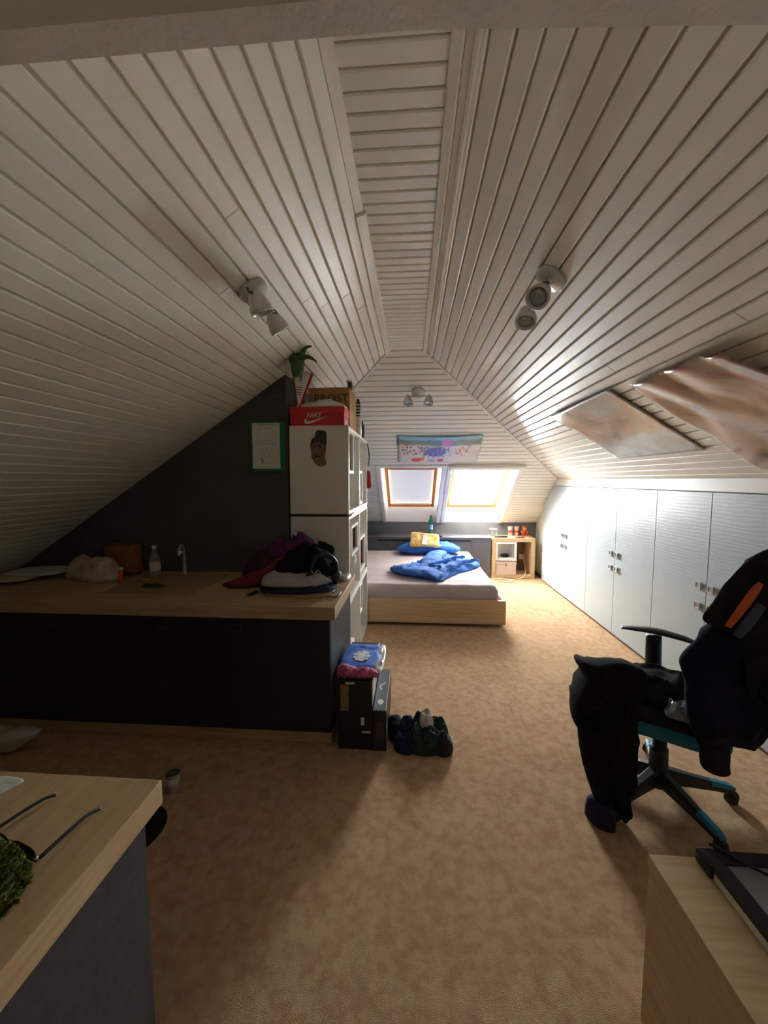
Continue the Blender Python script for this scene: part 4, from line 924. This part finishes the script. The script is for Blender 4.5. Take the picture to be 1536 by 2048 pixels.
nj = empty('navy_hoodie', (1.35, 1.6, .4), label='navy hoodie hanging over the chair back with a sleeve down', cat='hoodie')
UX, UZ, NN = V((1, 0, 0)), V((0, 0, 1)), V((0, -1, 0))
puff('torso', [(1.212, 0.960), (1.168, 0.935), (1.117, 0.867), (1.067, 0.795), (1.074, 0.744), (1.095, 0.693), (1.095, 0.632), (1.111, 0.549), (1.150, 0.468), (1.227, 0.450), (1.357, 0.453), (1.438, 0.605), (1.498, 0.769), (1.521, 0.928), (1.372, 1.003)], (0, 1.59, 0), UX, UZ, NN, .075, .06, M['navycloth'], nj, wr=.030, fr=7, seed=14, nr=24, sub=7, center=(1.30, .72))
loft('sleeve', [(V((1.225, 1.60, .54)), V((.07, 0, 0)), V((0, .07, 0))), (V((1.222, 1.60, .45)), V((.056, 0, 0)), V((0, .055, 0))), (V((1.225, 1.60, .38)), V((.050, 0, 0)), V((0, .045, 0))), (V((1.232, 1.60, .338)), V((.052, 0, 0)), V((0, .046, 0)))], M['blackcloth2'], nj, wr=.008, fr=12)
tag(puff('black_jacket', [(1.083, 0.986), (1.118, 1.046), (1.157, 1.122), (1.221, 1.198), (1.296, 1.249), (1.404, 1.265), (1.56, 1.158), (1.60, 0.88), (1.50, 0.56), (1.38, 0.52), (1.275, 0.674), (1.238, 0.809), (1.225, 0.886), (1.177, 0.952), (1.129, 0.954)], (0, 1.515, 0), UX, UZ, NN, .045, .04, M['blackcloth2'], wr=.024, fr=6, seed=19, nr=22, sub=7, center=(1.36, .93)),
    'black jacket draped on top of the chair back over the hoodie', 'jacket')
tag(loft('orange_strap', [(V((1.112, 1.435, .984)), V((.010, 0, -.004)), V((0, .006, 0))), (V((1.151, 1.430, 1.054)), V((.013, 0, -.008)), V((0, .006, 0))), (V((1.181, 1.428, 1.108)), V((.013, 0, -.009)), V((0, .006, 0))), (V((1.204, 1.428, 1.144)), V((.008, 0, -.006)), V((0, .005, 0)))], M['orange'], wr=.001), 'orange strap lying diagonally across the black jacket', 'strap')
tag(loft('blue_grey_strap', [(V((1.142, 1.435, .95)), V((.012, 0, -.008)), V((0, .006, 0))), (V((1.175, 1.430, 1.003)), V((.017, 0, -.012)), V((0, .006, 0))), (V((1.212, 1.428, 1.067)), V((.014, 0, -.010)), V((0, .006, 0)))], M['bluegrey'], wr=.001), 'blue grey strap beside the orange strap on the jacket', 'strap')

# ================================================================== NEAR TABLE (left)
tb = empty('near_table', (-1.3, .3, 0), label='light oak table with dark side panel at the near left corner', cat='table')
box('tabletop', -2.2, -.622, -.45, .893, .688, .75, M['oak'], tb, bev=.003)
box('side_panel', -.668, -.64, -.40, .85, 0, .687, M['speck'], tb)
box('side_panel', -2.16, -2.13, -.40, .85, 0, .687, M['speck'], tb)
box('stretcher', -2.13, -.668, .2, .225, .25, .687, M['speck'], tb)
sg = empty('sunglasses', (-.79, .70, .75), label='black sunglasses lying arms up on the near left table', cat='sunglasses')
tube('temple', [(-.716, .660, .770), (-.712, .72, .768), (-.709, .765, .764), (-.703, .792, .756)], .0035, M['black'], sg)
tube('temple', [(-.868, .705, .770), (-.856, .76, .768), (-.846, .80, .764), (-.838, .822, .756)], .0035, M['black'], sg)
for a, b in ((-.752, .668), (-.832, .690)):
    puff('lens', [(-.028, -.014), (.026, -.016), (.032, .006), (.024, .020), (-.024, .020), (-.032, .004)], (a, b, .7725), (.96, -.28, 0), (0, -.2, 1), (-.28, -.96, -.2), .005, .003, M['black'], sg, wr=0)
tube('bridge', [(-.806, .680, .778), (-.792, .677, .782), (-.778, .673, .778)], .003, M['black'], sg)
lathe('hinge', [(.001, 0), (.004, .001), (.004, .004), (.001, .005)], (-.7185, .655, .772), M['steel'], sg, n=8)
tag(heap('paper_scrap', [(-1.05, .83), (-.99, .80), (-.965, .845), (-.97, .868), (-1.04, .872)], .7505, .006, M['paper'], wr=.002, fr=30), 'white scrap of paper at the far edge of the near left table', 'paper')
ms_ = empty('moss_planter', (-.80, .54, .75), label='green mossy mound at the left edge on the near table', cat='plant')
mound = puff('moss_mound', [(-.10, -.10), (0, -.13), (.08, -.08), (.10, 0), (.09, .09), (.0, .12), (-.10, .08), (-.12, 0)], (-.80, .54, .752), (1, 0, 0), (0, 1, 0), (0, 0, 1), .10, 0, M['moss'], ms_, wr=.012, fr=24, nr=16, sub=8, flatback=True)
bm = bmesh.new()
top_faces = [f for f in mound.data.polygons if f.center.z > .002]
for k in range(4500):
    f_ = R.choice(top_faces); vv = [mound.data.vertices[q].co for q in f_.vertices]; w_ = [R.random() + .01 for _ in vv]
    p = sum((c * q for c, q in zip(vv, w_)), V((0, 0, 0))) / sum(w_) + ORIG[mound.name]
    d = (f_.normal * 1.2 + V((R.uniform(-1, 1), R.uniform(-1, 1), R.uniform(-.6, 1)))).normalized()
    s = d.cross(V((R.random(), R.random(), .1))).normalized() * .003; l = R.uniform(.004, .011)
    q = [bm.verts.new(x) for x in (p - s, p + s, p + d * l * .6 + s * 1.3, p + d * l)]
    bm.faces.new(q)
M['mossleaf'] = mat('moss_leaf_green', (132, 140, 52), .8, (70, 84, 26), 60)
tag(fin('moss_leaves', bm, M['mossleaf'], ms_, recalc=False), kind='stuff')
cu_ = empty('tin_mug', (-1.15, 1.72, 0), label='small pale tin standing on the carpet beyond the near table', cat='tin')
lathe('body', [(.001, 0), (.032, .001), (.032, .075)], (-1.15, 1.73, .001), M['greysock'], cu_); lathe('rim', [(.033, .076), (.034, .082), (.03, .083)], (-1.15, 1.73, .001), M['steel'], cu_)
tag(heap('dark_cloth', [(-1.22, 1.46), (-1.10, 1.40), (-1.06, 1.50), (-1.10, 1.60), (-1.2, 1.6)], .001, .06, M['blackcloth'], wr=.01), 'black cloth on the carpet at the corner of the near table', 'cloth')
tag(puff('white_bag', [(-.14, 0), (.02, 0), (.12, .06), (.18, .12), (.06, .13), (-.04, .11), (-.15, .13)], (-2.22, 1.93, .003), (1, 0, 0), (0, 0, 1), (0, -1, 0), .05, .05, M['plasticbag'], wr=.008), 'white plastic bag on the carpet before the dark cabinet', 'bag')

# ================================================================== NEAR DESK (right)
dk = empty('low_desk', (1.2, .3, 0), label='low light oak cabinet in the near right corner', cat='cabinet')
box('top_panel', .644, 1.915, -.5, 1.04, .462, .49, M['oakx'], dk)
box('side_panel', .646, .672, -.5, 1.037, .0, .4615, M['oak'], dk)
box('side_panel', 1.885, 1.913, -.5, 1.037, .0, .4615, M['oak'], dk)
box('back_panel', .672, 1.885, 1.02, 1.036, .0, .4615, M['oak'], dk)
tbx = empty('tablet', (.98, .78, .49), label='black framed flat screen lying on a white board on the low cabinet', cat='screen')
box('white_board', .765, 1.26, .55, 1.012, .4905, .512, M['white_lam'], tbx, bev=.003)
boxes('bezel', [(.763, .80, .56, 1.022, .5125, .532), (1.225, 1.262, .56, 1.022, .5125, .532), (.80, 1.225, .985, 1.022, .5125, .532), (.80, 1.225, .56, .59, .5125, .532)], M['black'], tbx, bev=.003)
box('glass', .80, 1.225, .59, .985, .5125, .524, M['screen'], tbx, bev=0)
box('corner_block', .758, .80, .975, 1.035, .4905, .528, M['black'], tbx, bev=.006)
tag(tube('black_cable', [(.79, 1.03, .541), (.84, .985, .537), (.90, .93, .537), (.945, .87, .530), (.965, .80, .529), (.97, .70, .529), (1.0, .62, .529)], .004, M['black']), 'thin black cable curving over the flat screen', 'cable')

# ================================================================== POSTERS
def sheet(name, O, U, W, N, w, h, fn, m, lab, cat, nx=28, ny=28, mats=None, group=None, back=.0012):
    O, U, W, N = V(O), V(U).normalized(), V(W).normalized(), V(N).normalized()
    vs = []; fs = []
    for s in (0, 1):
        for j in range(ny + 1):
            for i in range(nx + 1):
                a, b = i / nx, j / ny
                da, db, dn = fn(a, b)
                vs.append(O + U * (a * w + da) + W * (b * h + db) + N * (dn + (0 if s else .0010)))
    n1 = (nx + 1) * (ny + 1)
    for s in (0, 1):
        for j in range(ny):
            for i in range(nx):
                q = s * n1 + j * (nx + 1) + i; f = [q, q + 1, q + nx + 2, q + nx + 1]; fs.append(f if not s else f[::-1])
    e = [i for i in range(nx + 1)] + [j * (nx + 1) + nx for j in range(1, ny + 1)] + [ny * (nx + 1) + i for i in range(nx - 1, -1, -1)] + [j * (nx + 1) for j in range(ny - 1, 0, -1)]
    for k in range(len(e)): fs.append([e[k], e[(k + 1) % len(e)], n1 + e[(k + 1) % len(e)], n1 + e[k]])
    o = mk(name, vs, fs, m, None, True)
    return tag(o, lab, cat, group)
def w1f(a, b): return (0, 0, .006 + .016 * (1 - abs(2 * b - 1)) * abs(noise.noise(V((a * 3, b * 2.5, 1)))) + .012 * max(0, math.sin(b * 9 + a * 3)) * (1 - a) + .02 * (a > .95) * 0 + .010 * (1 - b) ** 4)
sheet('wall_poster', (1.125, 3.34, zr(1.125)), (0, -1, 0), vr, nr_, .94, .66, w1f, M['poster1'], 'pale glossy poster on the right roof slope, the farther of two', 'poster', group='posters on the right roof slope')
def w2f(a, b):
    fold = abs(noise.noise(V((a * 2.6 + 3, b * 1.6, 5))))
    return (0, 0, .006 + .055 * fold * (1 - b * .6) + .02 * max(0, math.sin(a * 8.5 - b * 5)) * (1 - b))
sheet('wall_poster', (1.155, 2.235, zr(1.155)), (0, -1, 0), vr, nr_, .66, .82, w2f, M['poster2'], 'pink and dark red crumpled poster on the right slope, the nearer of two', 'poster', group='posters on the right roof slope')
# landscape poster on the far slope: sky, hills, snow, cloud; characters left out
Lb = .52
def bf(a, b): return (0, .02 * (1 - (2 * a - 1) ** 2) * (1 - b), .006 + .018 * (1 - (2 * a - 1) ** 2) * (1 - b) + .006 * abs(math.sin(a * 11)) * b)
m = bpy.data.materials.new('printed_landscape'); m.use_nodes = True; nt = m.node_tree
b_ = nt.nodes['Principled BSDF']; tc = nt.nodes.new('ShaderNodeTexCoord'); sep = nt.nodes.new('ShaderNodeSeparateXYZ'); nt.links.new(tc.outputs['Generated'], sep.inputs[0])
nz_ = nt.nodes.new('ShaderNodeTexNoise'); nz_.inputs['Scale'].default_value = 7; nt.links.new(tc.outputs['Object'], nz_.inputs[0])
ad = nt.nodes.new('ShaderNodeMath'); ad.operation = 'MULTIPLY_ADD'; ad.inputs[1].default_value = .16; nt.links.new(nz_.outputs[0], ad.inputs[0]); nt.links.new(sep.outputs['Y'], ad.inputs[2])
rp = nt.nodes.new('ShaderNodeValToRGB'); st = [(.0, (120, 186, 214)), (.18, (140, 196, 222)), (.26, (110, 140, 128)), (.38, (128, 150, 132)), (.43, (226, 222, 214)), (.75, (214, 206, 200)), (1.0, (222, 216, 208))]
while len(rp.color_ramp.elements) < len(st): rp.color_ramp.elements.new(.5)
for e, (p, c) in zip(rp.color_ramp.elements, st): e.position = p; e.color = lin(c) + (1,)
nt.links.new(ad.outputs[0], rp.inputs[0]); nt.links.new(rp.outputs[0], b_.inputs['Base Color']); b_.inputs['Roughness'].default_value = .35; b_.inputs['Coat Weight'].default_value = .2
lp = sheet('landscape_poster', (-.18, 4.675, zh(4.675)), (1, 0, 0), vh, nh, .995, Lb, bf, m, 'wide colourful landscape poster above the roof windows', 'poster')
C_sp = [mat('printed_' + n, c, .4) for n, c in (('pink', (206, 130, 190)), ('violet', (146, 140, 206)), ('brown', (150, 92, 84)), ('orange', (222, 160, 104)), ('crimson', (206, 72, 80)), ('lilac', (190, 160, 206)), ('steel_blue', (104, 124, 176)))]
def bp(a, b, r1, r2, m, nm='print_patch'):
    pts = []
    for k in range(12):
        t = k / 12 * 2 * math.pi; aa, bb = a + r1 * math.cos(t), b + r2 * math.sin(t)
        d = bf(aa, bb); pts.append(V((-.18, 4.675, zh(4.675))) + V((1, 0, 0)) * aa * .995 + vh * (bb * Lb + d[1]) + nh * (d[2] + .0028))
    o = mk(nm, pts + [q + nh * .0012 for q in pts], [list(range(12)), list(range(12, 24))] + [[k, (k + 1) % 12, 12 + (k + 1) % 12, 12 + k] for k in range(12)], m, lp)
bp(.60, .22, .07, .14, C_sp[0]); bp(.60, .22, .035, .08, M['white'])
bp(.47, .57, .13, .17, C_sp[1]); bp(.24, .90, .07, .07, C_sp[4]); bp(.30, .88, .035, .07, C_sp[3]); bp(.42, .92, .05, .06, C_sp[5]); bp(.535, .91, .04, .06, C_sp[4])
rq = random.Random(4)
for k in range(30): bp(rq.uniform(.06, .30), rq.uniform(.30, .68), rq.uniform(.006, .016), rq.uniform(.015, .04), C_sp[rq.choice((2, 3, 2, 5))])
for k in range(18): bp(rq.uniform(.64, .88), rq.uniform(.34, .72), rq.uniform(.006, .016), rq.uniform(.015, .05), C_sp[rq.choice((3, 0, 5, 3))])
for s, b in (('SOUTH', .46), ('PARK', .68)):
    d = bf(.45, b)
    text('lettering', s, .13, V((-.18, 4.675, zh(4.675))) + V((1, 0, 0)) * .45 * .995 + vh * (b * Lb + d[1]) + nh * (d[2] + .012), (1, 0, 0), -vh, C_sp[6], lp, ext=.0005, sx=.85)

# ================================================================== SPOT LAMPS
def spot(origin, bar, N, shift, lab, aim):
    """origin on the ceiling surface, bar direction, N into the room"""
    O, B, N = V(origin), V(bar).normalized(), V(N).normalized()
    t = empty('spot_lamp', O, label=lab, cat='ceiling lamp', group='twin spot lamps on the roof slopes')
    lathe('canopy', [(.068, 0), (.068, .012), (.056, .030), (.014, .034), (.012, .055)], O + N * .001, M['lampgrey'], t, axis=N, n=28)
    c = O + N * .062
    c = c + B * shift
    tube('bar', [c - B * .125, c + B * .125], .008, M['lampgrey'], t, sub=1)
    for s, am in zip((-1, 1), aim):
        p = c + B * .105 * s; A = V(am).normalized()
        q = p + N * .055
        tube('stem', [p, p + N * .03, q], .006, M['lampdark'], t, sub=1)
        h = lathe('lamp_head', [(.001, -.046), (.022, -.044), (.034, -.028), (.048, .018), (.049, .040), (.046, .042), (.038, .03), (.026, .0)], q + A * .01, M['lampgrey'], t, axis=A, n=24)
        lathe('bulb', [(.001, .012), (.030, .014), (.033, .026), (.033, .034), (.001, .036)], q + A * .01, M['clear'], h, axis=A, n=20)
        u, v = frame_of(A)
        tube('cable', [p + B * .01 * s, p + u * .04 + N * .0, q + u * .055 - A * .02, q - A * .035 + u * .01], .003, M['lampdark'], t)
spot((-.72, 1.80, zl(-.72)), (0, 1, 0), nl, 0, 'twin spot lamp on the left roof slope', ((.35, .25, -1), (.5, .45, -.9)))
spot((.595, 1.82, zr(.595)), (0, 1, 0), nr_, .035, 'twin spot lamp on the right roof slope', ((-.5, -.55, -.6), (-.2, -.35, -.9)))
spot((.06, 4.14, zh(4.14)), (1, 0, 0), nh, 0, 'twin spot lamp on the far slope above the poster', ((.1, -.4, -1), (-.15, -.3, -1)))
